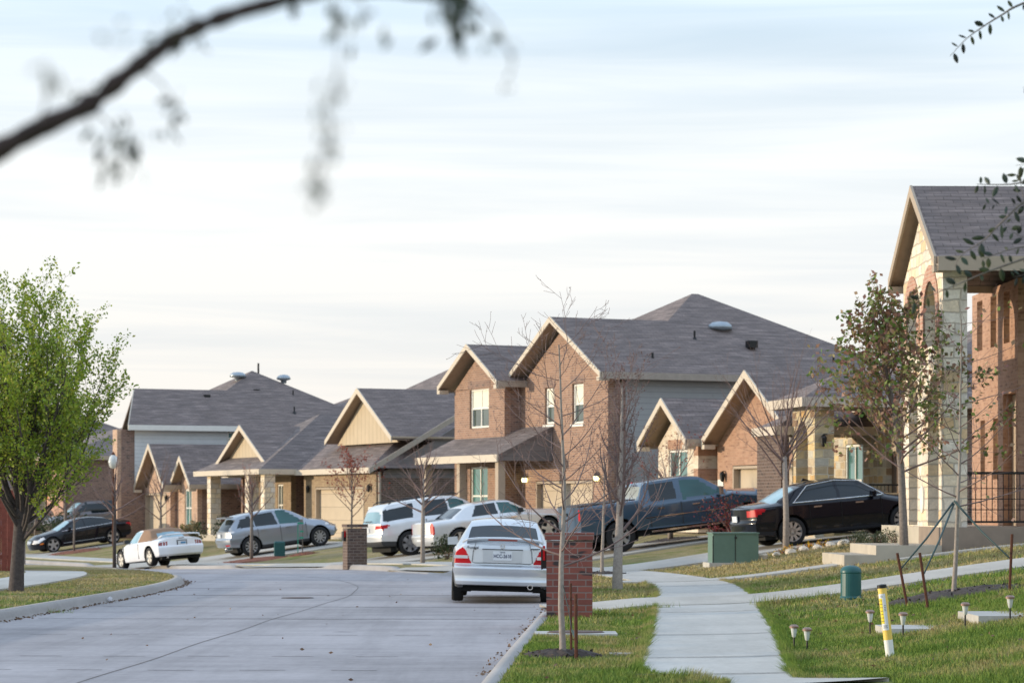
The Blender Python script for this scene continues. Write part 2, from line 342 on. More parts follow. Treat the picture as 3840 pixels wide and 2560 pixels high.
# pavement along the right-hand kerb, and the one on the left lawn
YS = [20.3+.3*i for i in range(420)]
YS = [y for y in YS if y < 165]
def edge_l(y): return dl_(y)+min(.75, .62*max(0, (22.9-y)/1.9)**2)
def edge_r(y): return dr_(y)+min(.7, .9*max(0, (21.0-y)/.7)**1.4)
tag(drape('sidewalk', [[(kr(y)+(edge_l(y)+(edge_r(y)-edge_l(y))*t/4)/slope_c(y), y) for t in range(5)] for y in YS], 'walk_concrete', .035, .06), kind='structure')
tag(drape('sidewalk', [[(kl(y)-2.1-1.35*t/4, y) for t in range(5)] for y in [20+.5*i for i in range(78)]], 'walk_concrete', .03, .06), kind='structure')
def strip(name, p0, p1, w, mat='drive_concrete', dz=.045, w1=None, flare=0):
    p0 = Vector(p0); p1 = Vector(p1); L = (p1-p0).length; d = (p1-p0)/L; nn = Vector((-d.y, d.x)); n = max(2, int(L/.35)); rows = []
    for i in range(n+1):
        q = p0+d*(L*i/n); ww = w/2+((w1 or w)-w)/2*i/n+flare*max(0, 1-i*L/n/1.3)**2
        rows.append([((q+nn*(ww*(t/4-1)))[0], (q+nn*(ww*(t/4-1)))[1]) for t in range(9)])
    return tag(drape(name, rows, mat, dz, .08), kind='structure')
strip('driveway', (.62, 38.25), (14, 39.2), 3.3, flare=.9)
strip('driveway', (-.25, 58.6), (13, 62.2), 3.4, flare=.9)
strip('driveway', (-2.2, 65.8), (7.5, 70.2), 3.6, flare=.9)
strip('driveway', (-7.2, 78.8), (1.6, 83.0), 6.2, flare=.9)
strip('driveway', (-14.6, 94.6), (-6.3, 98.6), 6.0, 'drive_concrete', flare=.9)
strip('driveway', (-23.3, 116.6), (-13.5, 121.2), 2.6, flare=.6)
strip('walkway', (2.0, 49.3), (7.3, 49.0), 1.05, 'walk_concrete')
strip('walkway', (7.2, 47.6), (12, 47.2), .55, 'walk_concrete')
strip('walkway', (.95, 24.95), (1.5, 24.95), .16, 'walk_concrete', .03)
# tar joints in the concrete road
def joint(pts, w=.03, name='road_joint'):
    rows = []
    for i, (x, y) in enumerate(pts):
        a = Vector(pts[max(0, i-1)]); b = Vector(pts[min(len(pts)-1, i+1)]); d = (b-a).normalized(); n = Vector((-d.y, d.x))*w/2
        rows.append([(x-n.x, y-n.y, R(y)+.004), (x+n.x, y+n.y, R(y)+.004)])
    return rows
allj = MB()
def addrows(mb, rows):
    o = len(mb.v)
    for r in rows: mb.v += r
    for i in range(len(rows)-1): mb.f.append((o+2*i, o+2*i+1, o+2*i+3, o+2*i+2))
cy = [5+.5*i for i in range(215)]
addrows(allj, joint([((kl(y)+kr(y))/2-.05+.02*math.sin(y), y) for y in cy], .016))
tag(allj.build('road_joints', 'joint_soft', fix=False), kind='structure'); allj = MB()
for i, yj in enumerate([18.4, 20.6, 22.9, 25.1, 27.4, 31.9, 36.5, 41, 46.5, 51, 55.5, 60, 65, 70, 76, 82, 88]):
    sl = (kr(yj+1)-kr(yj-1))/2
    w = .05 if i not in (1, 3, 4, 5) else .028
    if i == 8: w = .075
    x0, x1 = kl(yj)+.3, kr(yj)-.3
    pts = []; k = 30
    for q in range(k+1):
        x = x0+(x1-x0)*q/k; pts.append((x, yj-(x-x0)*sl*.9+.02*math.sin(x*2.3+yj)))
    if w < .03:      # a broken hairline
        for q in range(0, k-2, 4): addrows(allj, joint(pts[q:q+3], w))
    else: addrows(allj, joint(pts, w))
tag(allj.build('road_joints', 'joint', fix=False), kind='structure')
wj = MB()
for y in (21.6,24.0,28.2,34.2,39.8,45.8,51.5,57,63,69):
    x0 = kr(y)+dl_(y); x1 = kr(y)+dr_(y)
    pts = [(x0+(x1-x0)*q/6, y-.06*(q/6)) for q in range(7)]
    rows = [[(x, yy-.02, H(x, yy-.02)+.042), (x, yy+.02, H(x, yy+.02)+.042)] for x, yy in pts]
    addrows(wj, rows)
tag(wj.build('sidewalk_joints', 'joint', fix=False), kind='structure')
pt = [(-.62,26.0),(-.02,26.35),(-.02,30.3),(-.30,30.6)]
tag(MB().add([(x, y, .008) for x, y in [(-.56,25.9),(-.15,25.8),(.03,30.2),(-.22,30.7)]], [(0,1,2,3)]).build('road_patch', 'patch', fix=False), kind='structure')
pj = MB(); addrows(pj, [[(x-.02, y, .0125), (x+.02, y, .0125)] for x, y in [(-.56,25.9),(-.46,27.3),(-.31,29.3),(-.22,30.7)]]); tag(pj.build('road_joints', 'joint', fix=False), kind='structure')
# manhole and meter cover
o = empty('manhole_cover', (-3.77, 45.0, 0), 0, 'round dark iron manhole cover set flush in the concrete road', 'manhole cover')
MB().lathe([(0.001,.014),(.20,.014),(.22,.012),(.23,.004)], 28).build('lid', 'iron_rust', o)
MB().lathe([(.235,.003),(.235,.010),(.28,.010),(.29,.002)], 28).build('ring', 'joint', o)
o = empty('meter_box', (.72, 28.9, H(.72, 28.9)), 0, 'low concrete utility slab with oval brown iron lid near the red brick mailbox', 'utility cover')
MB().box(-.46, .46, -.34, .34, -.1, .035).build('slab', 'walk_concrete', o)
b = MB(); b.lathe([(0.001,.05),(.30,.05),(.33,.034)], 28); b.v = [(x*1.0, y*.75, z) for x, y, z in b.v]; b.build('lid', 'iron_rust', o)
# ------------------------------------------------------------------ houses
# local frame of a house: x into the lot, y away along the street, z up from world zero; fronts face -x, near sides face -y
def wall(p, mat, ax, pos, s0, s1, z0, z1, holes=(), th=.22, name='wall', flip=False):
    """wall slab with real openings; ax 'f' = plane x=pos, ax 's' = plane y=pos; slab goes to +th"""
    S = sorted({s0, s1}|{h[0] for h in holes}|{h[1] for h in holes}); Z = sorted({z0, z1}|{h[2] for h in holes}|{h[3] for h in holes})
    mb = MB()
    def P(s, z, d): return (pos+d, s, z) if ax == 'f' else (s, pos+d, z)
    def solid(i, j):
        if i < 0 or j < 0 or i >= len(S)-1 or j >= len(Z)-1: return False
        a, b = (S[i]+S[i+1])/2, (Z[j]+Z[j+1])/2
        return not any(h[0] < a < h[1] and h[2] < b < h[3] for h in holes)
    for i in range(len(S)-1):
        for j in range(len(Z)-1):
            if not solid(i, j): continue
            a, b, c, d = S[i], S[i+1], Z[j], Z[j+1]
            mb.add([P(a,c,0),P(b,c,0),P(b,d,0),P(a,d,0)], [(0,1,2,3)]); mb.add([P(a,c,th),P(b,c,th),P(b,d,th),P(a,d,th)], [(3,2,1,0)])
            if not solid(i-1, j): mb.add([P(a,c,0),P(a,d,0),P(a,d,th),P(a,c,th)], [(0,1,2,3)])
            if not solid(i+1, j): mb.add([P(b,c,0),P(b,d,0),P(b,d,th),P(b,c,th)], [(0,1,2,3)])
            if not solid(i, j-1): mb.add([P(a,c,0),P(b,c,0),P(b,c,th),P(a,c,th)], [(0,1,2,3)])
            if not solid(i, j+1): mb.add([P(a,d,0),P(b,d,0),P(b,d,th),P(a,d,th)], [(0,1,2,3)])
    bm = MB(); bm.v = mb.v; bm.f = mb.f
    me = bpy.data.meshes.new(name); me.from_pydata(bm.v, [], bm.f); o = bpy.data.objects.new(name, me); COL.objects.link(o); me.materials.append(M[mat])
    b2 = bmesh.new(); b2.from_mesh(me); bmesh.ops.remove_doubles(b2, verts=b2.verts, dist=1e-4); bmesh.ops.recalc_face_normals(b2, faces=b2.faces); b2.to_mesh(me); b2.free()
    uvbox(me); o.parent = p; return o
def tri_wall(p, mat, ax, pos, s0, s1, z0, za, th=.1, name='gable', cut=None):
    P = (lambda s, z: (pos, s, z)) if ax == 'f' else (lambda s, z: (s, pos, z))
    poly = [P(s0, z0), P(s1, z0), P((s0+s1)/2, za)]
    return MB().prism(poly, (th, 0, 0) if ax == 'f' else (0, th, 0)).build(name, mat, p, uv=True)
def window(p, ax, pos, s0, s1, z0, z1, depth=.10, lites=1, blind=.5, pane='pane', trim='trim_white', hbar=True):
    """sash window set back in its opening, with pane, blind, muntin"""
    def B(mb, a, b, c, d, t0, t1):
        return mb.box(pos+t0, pos+t1, a, b, c, d) if ax == 'f' else mb.box(a, b, pos+t0, pos+t1, c, d)
    f = MB(); w = .06
    B(f, s0, s1, z0, z0+w, depth-.05, depth+.03); B(f, s0, s1, z1-w, z1, depth-.05, depth+.03)
    B(f, s0, s0+w, z0+w, z1-w, depth-.05, depth+.03); B(f, s1-w, s1, z0+w, z1-w, depth-.05, depth+.03)
    if hbar: B(f, s0+w, s1-w, (z0+z1)/2-.03, (z0+z1)/2+.03, depth-.03, depth+.02)
    for k in range(1, lites+1):
        c = s0+(s1-s0)*k/(lites+1); B(f, c-.03, c+.03, z0+w, z1-w, depth-.032, depth+.022)
    o = f.build('window', trim, p)
    B(MB(), s0+.02, s1-.02, z0+.02, z1-.02, depth+.0, depth+.012).build('pane', pane, o)
    if blind: B(MB(), s0+w, s1-w, z0+(z1-z0)*(1-blind)+.0, z1-w, depth-.012, depth-.004).build('blind', 'blind', o)
    return o
def slab(mb, quad, th=.13):
    """roof plane: quad (3 or 4 pts) thickened straight down"""
    mb.prism(quad, (0, 0, -th)); return mb
def hip_roof(p, a0, a1, b0, b1, z, pitch, mat='shingles', fmat='trim_tan', fh=.2, gable_near=False, dz=0, name='roof', soffit=True):
    z += dz; hw = min(a1-a0, b1-b0)/2; zr = z+hw*pitch
    if a1-a0 >= b1-b0:
        r0 = (a0+hw, (b0+b1)/2, zr); r1 = (a1-hw, (b0+b1)/2, zr)
        F = [[(a0,b1,z),(a0,b0,z),r0],[(a0,b0,z),(a1,b0,z),r1,r0],[(a1,b0,z),(a1,b1,z),r1],[(a1,b1,z),(a0,b1,z),r0,r1]]
    else:
        r0 = ((a0+a1)/2, b0+hw, zr); r1 = ((a0+a1)/2, b1-hw, zr)
        if gable_near: r0 = ((a0+a1)/2, b0, zr)
        F = [[(a0,b1,z),(a0,b0,z),r0,r1],[(a1,b0,z),(a1,b1,z),r1,r0],[(a1,b1,z),(a0,b1,z),r1]]
        if not gable_near: F.append([(a0,b0,z),(a1,b0,z),r0])
    mb = MB()
    for q in F: mb.add(q, [tuple(range(len(q)))])
    if soffit: mb.add([(a0,b0,z-.02),(a1,b0,z-.02),(a1,b1,z-.02),(a0,b1,z-.02)], [(3,2,1,0)])
    o = mb.build(name, mat, p, uv=True, fix=False)
    # make every sloping face look up
    me = o.data
    for pl in me.polygons:
        if abs(pl.normal.z) < .999 and pl.normal.z < 0: pl.flip()
    t = .04; f = MB()
    f.box(a0-t, a0, b0, b1, z-fh, z+.02); f.box(a1, a1+t, b0, b1, z-fh, z+.02)
    if not gable_near: f.box(a0-t, a1+t, b0-t, b0, z-fh, z+.02)
    f.box(a0-t, a1+t, b1, b1+t, z-fh, z+.02)
    f.build('fascia', fmat, o)
    return o
def gable_roof(p, a0, a1, b0, b1, z, pitch, mat='shingles', rake='trim_cream', fmat='trim_tan', fh=.2, dz=.006, rh=.155, name='roof', boxend=True, th=.12):
    """ridge runs along x from the front a0 to a1"""
    z += dz; bc = (b0+b1)/2; zr = z+(b1-b0)/2*pitch; mb = MB()
    slab(mb, [(a0,b0,z),(a1,b0,z),(a1,bc,zr),(a0,bc,zr)], th); slab(mb, [(a0,b1,z),(a1,b1,z),(a1,bc,zr),(a0,bc,zr)], th)
    o = mb.build(name, mat, p, uv=True)
    r = MB(); t = .05
    for bb in (b0, b1):
        s = -1 if bb == b0 else 1
        r.prism([(a0-t, bb+s*.0, z+.012), (a0-t, bc, zr+.012), (a0-t, bc, zr-rh*1.15), (a0-t, bb, z-rh)], (t-.004, 0, 0))
        if boxend: r.box(a0-t+.002, a0+.3, min(bb, bb-s*.22), max(bb, bb-s*.22), z-rh-.10, z-rh+.03)
    r.build('rake_board', rake, o)
    s_ = MB()
    for bb in (b0, b1):
        s = -1 if bb == b0 else 1
        s_.prism([(a0, bb, z-th-.004), (a0, bc, zr-th-.004), (a0, bc, zr-th-.02), (a0, bb, z-th-.02)], (.75, 0, 0))
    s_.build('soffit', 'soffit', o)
    for bb in (b0, b1):
        s = -1 if bb == b0 else 1
        MB().box(a0+.02, a1, min(bb, bb+s*.05), max(bb, bb+s*.05), z-fh, z+.01).build('gutter', fmat, o)
    return o
def vents(roof, pts, pitch):
    pass
def turbine(p, x, y, z, r=.35):
    m = MB(); m.lathe([(.14,0),(.15,.14),(r,.20),(r*.93,.32),(r*.6,.42),(.001,.45)], 20, (x, y, z-.05)); return m.build('roof_turbine', 'vent_metal', p, smooth=True)
def vpipe(p, x, y, z, h=.35, r=.035, cone=True):
    m = MB().tube([(x,y,z-.1),(x,y,z+h)], [r,r], 8)
    if cone: m.lathe([(.16,-.06),(.05,.12)], 10, (x, y, z))
    return m.build('vent_pipe', 'black_metal', p)
def boxvent(p, x, y, z):
    return MB().box(x-.15, x+.15, y-.15, y+.15, z-.1, z+.13).build('roof_vent', 'black_metal', p)
def lantern(p, x, y, z, lit=None):
    m = MB(); m.lathe([(.001,.20),(.07,.14),(.09,.10),(.06,-.08),(.02,-.12),(.001,-.12)], 8, (x-.10, y, z)); m.box(x-.10, x+.0, y-.015, y+.015, z+.17, z+.20)
    o = m.build('wall_lantern', 'black_metal', p)
    if lit: MB().lathe([(.001,.13),(.075,.09),(.095,0),(.075,-.07),(.001,-.10)], 10, (x-.10, y, z)).build('bulb', lit, o, smooth=True)
    return o
def garage(p, a, b0, b1, z0, z1, depth=.18):
    o = MB().box(a+depth, a+depth+.05, b0, b1, z0, z1).build('garage_door', 'garage_door', p, uv=True)
    f = MB(); f.box(a-.012, a+depth, b0, b0+.07, z0, z1); f.box(a-.012, a+depth, b1-.07, b1, z0, z1); f.box(a-.012, a+depth, b0, b1, z1-.08, z1-.002)
    f.build('door_frame', 'trim_tan', o); return o
def foundation(p, a0, a1, b0, b1, z1, mat='concrete_step'):
    return MB().box(a0-.03, a1, b0-.03, b1, z1-1.5, z1).build('foundation', mat, p)
def shell(p, a0, a1, b0, b1, z0, z1, mat):   # the unseen back and far sides close the house
    m = MB(); m.box(a1-.2, a1, b0, b1, z0, z1); m.box(a0+.3, a1-.2, b1-.2, b1, z0, z1); return m.build('wall', mat, p, uv=True)

# ---- C: two-storey brown brick house in the middle
C = empty('brick_house', (3.0, 80, 0), math.radians(25), 'two storey tan brick house with two front gables and large dark hip roof', 'house', 'houses along the street')
z0 = .62; ze = 5.62
foundation(C, 0, 11.4, 0, 10.4, z0+.15)
wall(C, 'brick_tan', 'f', 0, 0, 6.36, z0, ze, [(1.71,2.53,4.25,5.75-.2), (3.85,4.55,4.3,5.5), (1.02,5.22,z0,2.46)])
window(C, 'f', 0, 1.73, 2.51, 4.27, 5.53, .12, 0, .5); window(C, 'f', 0, 3.87, 4.53, 4.32, 5.48, .12, 0, .5)
garage(C, 0, 1.04, 5.20, z0, 2.44)
MB().box(-.012, .02, 1.62, 2.62, 5.56, 5.80).build('lintel', 'brick_brown_shade', C, uv=True); MB().box(-.012, .02, 3.76, 4.64, 5.51, 5.75).build('lintel', 'brick_brown_shade', C, uv=True)
MB().box(-.05, .02, 1.66, 2.58, 4.17, 4.24).build('sill', 'trim_white', C); MB().box(-.05, .02, 3.8, 4.6, 4.22, 4.29).build('sill', 'trim_white', C)
tri_wall(C, 'brick_tan', 'f', 0, .0, 6.36, ze, ze+3.18*.56, .2)
wall(C, 'brick_brown_shade', 's', 0, .22, .62, z0, ze); wall(C, 'siding_grey', 's', .01, .62, 11.5, z0, ze)
# protruding left bay
wall(C, 'brick_tan', 'f', -.62, 6.36, 10.5, z0, ze, [(7.62,9.22,4.28,5.75-.2+.1), (7.72,9.17,z0+.35,2.98)])
window(C, 'f', -.62, 7.64, 9.20, 4.30, 5.63, .12, 1, .52); window(C, 'f', -.62, 7.74, 9.15, z0+.37, 2.96, .10, 1, 0, 'pane_teal')
MB().box(-.632, -.60, 7.5, 9.34, 5.66, 5.90).build('lintel', 'brick_brown_shade', C, uv=True)
tri_wall(C, 'brick_tan', 'f', -.62, 6.36, 10.5, ze, ze+2.07*.56, .2)
wall(C, 'brick_brown_shade', 's', 6.36, -.40, 0, z0, ze)
MB().box(.0, .06, 6.42, 7.4, z0, 3.0).build('front_door', 'door_brown', C)
hip_roof(C, .26, 11.8, -.4, 10.9, ze+.16, .545, fmat='downspout')
gable_roof(C, -.45, 5.5, -.4, 6.76, ze+.16, .545, fmat='downspout'); gable_roof(C, -1.07, 4.2, 5.95, 10.9, ze+.16, .545, fmat='downspout')
shell(C, 0, 11.4, 0, 10.4, z0, ze, 'siding_grey')
pr = MB(); slab(pr, [(-2.0,3.9,3.28),(-.0,3.9,4.25),(-.0,10.6,4.25),(-2.0,10.6,3.28)], .14)
pr = pr.build('porch_roof', 'shingles_brown', C, uv=True); MB().box(-2.06, -2.0, 3.86, 10.64, 3.06, 3.30).build('fascia', 'trim_cream', pr)
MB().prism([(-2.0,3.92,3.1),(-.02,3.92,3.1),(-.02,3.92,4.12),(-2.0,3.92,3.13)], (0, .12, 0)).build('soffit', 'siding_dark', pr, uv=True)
for b in (10.2, 7.3, 4.2):
    c = MB().box(-1.9, -1.65, b-.12, b+.12, z0, 3.08); c.box(-1.95, -1.6, b-.17, b+.17, z0, z0+.25); c.build('porch_post', 'trim_tan', C)
lantern(C, 0, 5.9, 2.5, 'porch_light'); lantern(C, 0, .62, 2.5, 'porch_light')
turbine(C, 5.6, 2.8, 7.35, .42); boxvent(C, 6.0, 1.4, 6.9); vpipe(C, 4.2, 2.0, 7.0); vpipe(C, 1.9, .6, 6.15); vpipe(C, 8.7, .7, 6.2); vpipe(C, 11.2-1, .5, 6.1)
MB().tube([(.45,-.06,ze-.1),(.45,-.06,z0)], [.045,.045], 6).build('downspout', 'downspout', C)

# ---- B: tan single-storey house with the board gable over the garage
B = empty('tan_house', (-5.31, 100, 0), math.radians(25), 'single storey gold brick house with tan board gable above its wide garage door', 'house', 'houses along the street')
z0 = .28; ze = 2.98
foundation(B, 0, 17, 0, 17, z0+.1)
wall(B, 'brick_gold', 'f', 0, 0, 8.06, z0, ze, [(1.25,6.7,z0,2.42)]); garage(B, 0, 1.27, 6.68, z0, 2.40)
wall(B, 'brick_dark', 's', 0, .22, 17, z0, 2.75); wall(B, 'brick_brown_shade', 's', 8.06, .22, 1.2, z0, ze)  # side walls of the gold brick house, shade put into darker brick colours
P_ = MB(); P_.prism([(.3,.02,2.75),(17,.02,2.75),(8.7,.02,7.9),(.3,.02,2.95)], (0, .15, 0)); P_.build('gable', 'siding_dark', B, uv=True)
wall(B, 'brick_gold', 'f', .6, 11.3, 16.6, z0, ze, [(12.3,13.0,z0+.5,2.6)]); window(B, 'f', .6, 12.32, 12.98, z0+.5, 2.58, .08, 1, 0)
wall(B, 'brick_brown_shade', 's', 11.3, .82, 3.4, z0, ze); MB().box(3.2, 3.26, 8.3, 11.2, z0, ze).build('front_door', 'door_brown', B)
shell(B, 0, 17, 0, 17, z0, ze, 'brick_brown_shade')
hip_roof(B, -.4, 18, -.3, 17.5, ze+.14, .58, fmat='trim_cream', gable_near=True)
# rake board of the near gable end
rk = MB(); rk.prism([(-.42,-.36,3.12),(8.8,-.36,8.46),(8.8,-.36,8.22),(-.42,-.36,2.90)], (0, .06, 0)); rk.prism([(18.02,-.36,3.12),(8.8,-.36,8.46),(8.8,-.36,8.22),(18.02,-.36,2.90)], (0, .06, 0)); rk.build('rake_board', 'downspout', B)
# porch hip with its small gable
hip_roof(B, -2.0, 7.5, 8.0, 16.7, ze+.18, .58, 'shingles_brown', 'trim_cream')
gable_roof(B, -1.35, 1.4, 8.95, 15.75, 3.42, .50, rh=.18, boxend=False, fh=.06); tri_wall(B, 'board_tan', 'f', -1.0, 9.2, 15.5, 3.4, 4.95, .08)
gable_roof(B, .65, 5.8, -.05, 7.25, 4.35, .56, rh=.19, boxend=False, fh=.06); tri_wall(B, 'board_tan', 'f', 1.05, .3, 6.9, 4.15, 6.22, .08)
MB().prism([(-1.012,11.8,4.62),(-1.012,12.9,4.62),(-1.012,12.35,4.93)], (.012,0,0)).build('gable_vent', 'cedar', B); MB().prism([(1.038,3.05,5.86),(1.038,4.15,5.86),(1.038,3.6,6.2)], (.012,0,0)).build('gable_vent', 'cedar', B)
for b in (8.3, 10.3, 15.4):
    MB().box(-1.75, -1.28, b-.24, b+.24, z0, ze+.02).build('porch_pillar', 'stone_cream', B, uv=True)
MB().box(-1.9, .6, 8.1, 16.5, z0-1, z0+.1).build('porch_floor', 'concrete_step', B)
lantern(B, 0, .55, 2.3); lantern(B, 0, 7.35, 2.3)
MB().box(-.03, -.001, .3, .75, 1.05, 1.6).build('house_number_plaque', 'plaque', B)
MB().tube([(.1,-.05,ze),(.12,-.08,ze-.3),(.12,-.08,z0)], [.05]*3, 6).build('downspout', 'downspout', B)

# ---- A: two-storey house at the left with two steep brick gables
A = empty('gabled_house', (-14.26, 116, 0), math.radians(25), 'white sided two storey house with narrow steep brick gables, behind the white convertible', 'house', 'houses along the street')
z0 = .1; ze = 2.5; zu = 5.28
foundation(A, 0, 12, 0, 17.4, z0+.1)
wall(A, 'brick_brown_shade', 's', 0, .22, 12, z0, ze); wall(A, 'brick_peach', 'f', 0, 0, 2.97, z0, ze, [(.85,1.85,z0+.6,2.42)])
window(A, 'f', 0, .87, 1.83, z0+.6, 2.40, .1, 1, 0, 'pane_teal')
wall(A, 'brick_peach', 'f', -.34, 2.97, 7.42, z0, ze, [(3.55,6.9,z0,2.26)]); garage(A, -.34, 3.57, 6.88, z0, 2.24); wall(A, 'brick_brown_shade', 's', 2.97, -.12, 0, z0, ze)
tri_wall(A, 'brick_peach', 'f', -.33, 2.97, 6.7, ze, 4.3, .2); tri_wall(A, 'brick_peach', 'f', .01, .05, 2.9, ze, 3.75, .2)
gable_roof(A, -.85, 6.5, 2.35, 7.0, ze+.1, .84, rh=.22); gable_roof(A, -.45, 3.0, -.35, 2.72, ze+.1, .86, rh=.2)
hip_roof(A, .3, 12.3, -.4, 6.95, ze+.12, .52, fmat='downspout')
# upper storey
wall(A, 'siding_white', 's', 7.0, -.85, 12, 2.5, zu, [(3.78,4.6,4.6,5.25)]); window(A, 's', 7.0, 3.80, 4.58, 4.62, 5.23, .06, 0, 0, 'pane_teal')
wall(A, 'brick_brown_shade', 's', 6.985, -1.5, -.85, z0, zu); wall(A, 'brick_brown_shade', 's', 6.99, -.85, 0, z0, 2.5)
wall(A, 'brick_peach', 'f', -1.7, 7.0, 7.75, z0, zu); wall(A, 'brick_brown_shade', 'f', -.6, 7.75, 10.4, z0, zu); wall(A, 'brick_brown_shade', 'f', .35, 10.4, 13.4, z0, zu)
shell(A, 1.0, 12, 7.0, 17.4, z0, zu, 'siding_white'); shell(A, 0, 12, 0, 7.0, z0, ze, 'brick_brown_shade')
hip_roof(A, 1.3, 12.4, 6.6, 17.8, zu+.2, .545, fmat='trim_white', fh=.24)
zq = zu+.206; zr_ = zq+3.6*.53; wr = MB()
slab(wr, [(-1.25,6.6,zq),(6.5,6.6,zq),(6.5,10.2,zr_),(.1,10.2,zr_)], .12); slab(wr, [(.5,13.8,zq),(6.5,13.8,zq),(6.5,10.2,zr_),(.1,10.2,zr_)], .12)
wr = wr.build('roof', 'shingles', A, uv=True); MB().box(-1.28, 6.5, 6.55, 6.598, zq-.24, zq+.01).build('gutter', 'trim_white', wr)
MB().prism([(-1.25,6.6,zq),(.1,10.2,zr_),(.1,10.2,zr_-.2),(-1.25,6.6,zq-.2)], (-.05,0,0)).build('rake_board', 'trim_cream', wr)
MB().prism([(-.9,7.05,zu-.01),(.2,10.2,zu-.01),(.2,10.2,zr_-.15),(-.9,7.05,zq-.05)], (.08,0,0)).build('gable', 'brick_brown_shade', A, uv=True)
hip_roof(A, 8.5, 19, 8.5, 17.4, zu+.1, .46, fmat='trim_tan')
turbine(A, 5.9, 11.6, 8.0, .42); turbine(A, 8.2, 11.2, 7.9, .36); boxvent(A, 3.6, 9.6, 7.0); boxvent(A, 6.4, 10.3, 7.35); vpipe(A, 8.2, 9.8, 7.1); vpipe(A, 7.6, 8.0, 6.2); vpipe(A, 7.2, 12.2, 8.4, .5, .05, False)
lantern(A, -.34, 3.3, 1.95); lantern(A, -.34, 7.1, 1.95)

# ---- D: white brick and pink brick single-storey house
D = empty('white_brick_house', (7.2, 72, 0), math.radians(20), 'house with cream brick window gable beside a pink brick garage gable, behind the pickup', 'house', 'houses along the street')
z0 = .85; ze = 3.45
foundation(D, 0, 14, -2.1, 6.6, z0+.1)
wall(D, 'brick_rust', 'f', 0, -2.1, 3.40, z0, ze, [(-2.0,2.35,z0,2.80)]); garage(D, 0, -1.98, 2.33, z0, 2.78)
tri_wall(D, 'brick_rust', 'f', 0, -2.1, 3.40, ze, 5.15, .2)
wall(D, 'brick_dark', 'f', .9, 3.4, 3.8, z0, ze)  # entry recess, its shadow painted in with a darker brick
wall(D, 'brick_white', 'f', -.45, 3.78, 6.75, z0, ze, [(4.55,5.95,z0+.45,3.32)]); window(D, 'f', -.45, 4.57, 5.93, z0+.45, 3.30, .08, 1, 0, 'pane_teal')
MB().box(-.462, -.44, 4.5, 6.0, 3.33, 3.62).build('lintel', 'brick_rust', D, uv=True)
tri_wall(D, 'brick_white', 'f', -.44, 3.78, 6.75, ze, 4.50, .2)
wall(D, 'brick_white', 's', 3.78, -.23, .2, z0, ze)
for k in range(4): MB().box(-.462, -.20, 3.768, 4.08, z0+.1+.72*k, z0+.44+.72*k).box(-.20, .19, 3.768, 3.80, z0+.1+.72*k, z0+.44+.72*k).build('quoin', 'brick_rust', D, uv=True)
wall(D, 'brick_dark', 's', -2.1, .22, 14, z0, ze); shell(D, 0, 14, -2.1, 6.7, z0, ze, 'brick_brown_shade')
hip_roof(D, .3, 14.4, -2.5, 7.1, ze+.12, .52, fmat='trim_tan')
gable_roof(D, -.5, 6, -2.5, 3.35, ze+.12, .64, rh=.19); gable_roof(D, -.95, 6, 3.5, 7.15, ze+.12, .70, rh=.18)
MB().tube([(.3,3.6,ze),(.3,3.6,z0)], [.06,.06], 6).build('downspout', 'trim_tan', D)
lantern(D, 0, 2.85, 2.45); MB().box(-.03, -.001, 2.95, 3.32, 1.9, 2.4).build('house_number_plaque', 'plaque', D)

# ---- E: golden stone house with an arched porch
E_ = empty('stone_porch_house', (7.45, 63, 0), math.radians(12), 'golden rubble stone house with a narrow arched porch and cream fascia, behind the black sedan', 'house', 'houses along the street')
z0 = .85; ze = 4.12
def arch_wall(p, mat, a, b0, b1, z0, z1, ops, th=.5, name='wall'):
    """front wall slab with round-headed openings (b0,b1,zbottom,zspring); depth along x"""
    bm = bmesh.new()
    outer = [(b0, z0), (b1, z0), (b1, z1), (b0, z1)]
    def loop(pts):
        vs = [bm.verts.new((a, y, z)) for y, z in pts]
        return [bm.edges.new((vs[i], vs[(i+1) % len(vs)])) for i in range(len(vs))]
    ed = loop(outer)
    for (c0, c1, zb, zs) in ops:
        r = (c1-c0)/2; m = (c0+c1)/2
        pts = [(c0, zb)]+[(c1, zb)]+[(m+r*math.cos(t), zs+r*1.15*math.sin(t)) for t in [PI*i/14 for i in range(15)]]
        ed += loop(pts)
    bmesh.ops.triangle_fill(bm, use_beauty=True, use_dissolve=False, edges=ed)
    for f in bm.faces: f.normal_update()
    r = bmesh.ops.extrude_face_region(bm, geom=list(bm.faces)); bmesh.ops.translate(bm, vec=(th, 0, 0), verts=[v for v in r['geom'] if isinstance(v, bmesh.types.BMVert)])
    bmesh.ops.recalc_face_normals(bm, faces=bm.faces)
    me = bpy.data.meshes.new(name); bm.to_mesh(me); bm.free(); uvbox(me); me.materials.append(M[mat]); o = bpy.data.objects.new(name, me); COL.objects.link(o); o.parent = p; return o
def arch_trim(p, mat, a, c0, c1, zs, w=.22, th=.03, foot=0):
    r = (c1-c0)/2; m = (c0+c1)/2; mb = MB(); n = 14; q = []
    for i in range(n+1):
        t = PI*i/n; q.append(((m+r*math.cos(t), zs+r*1.15*math.sin(t)), (m+(r+w)*math.cos(t), zs+(r+w)*1.15*math.sin(t))))
    if foot: q = [((c1, zs-foot), (c1+w, zs-foot))]+q+[((c0, zs-foot), (c0-w, zs-foot))]
    for i in range(len(q)-1):
        (a1, b1), (a2, b2) = q[i], q[i+1]
        mb.prism([(a-th, *a1), (a-th, *b1), (a-th, *b2), (a-th, *a2)], (th+.02, 0, 0))
    return mb.build('arch_trim', mat, p, uv=True)
arch_wall(E_, 'stone_gold', 0, 0, 1.75, z0-.3, ze, [(.52, 1.46, z0-.25, 3.2)], .5)
foundation(E_, .0, 12, -.1, 8, z0+.02)
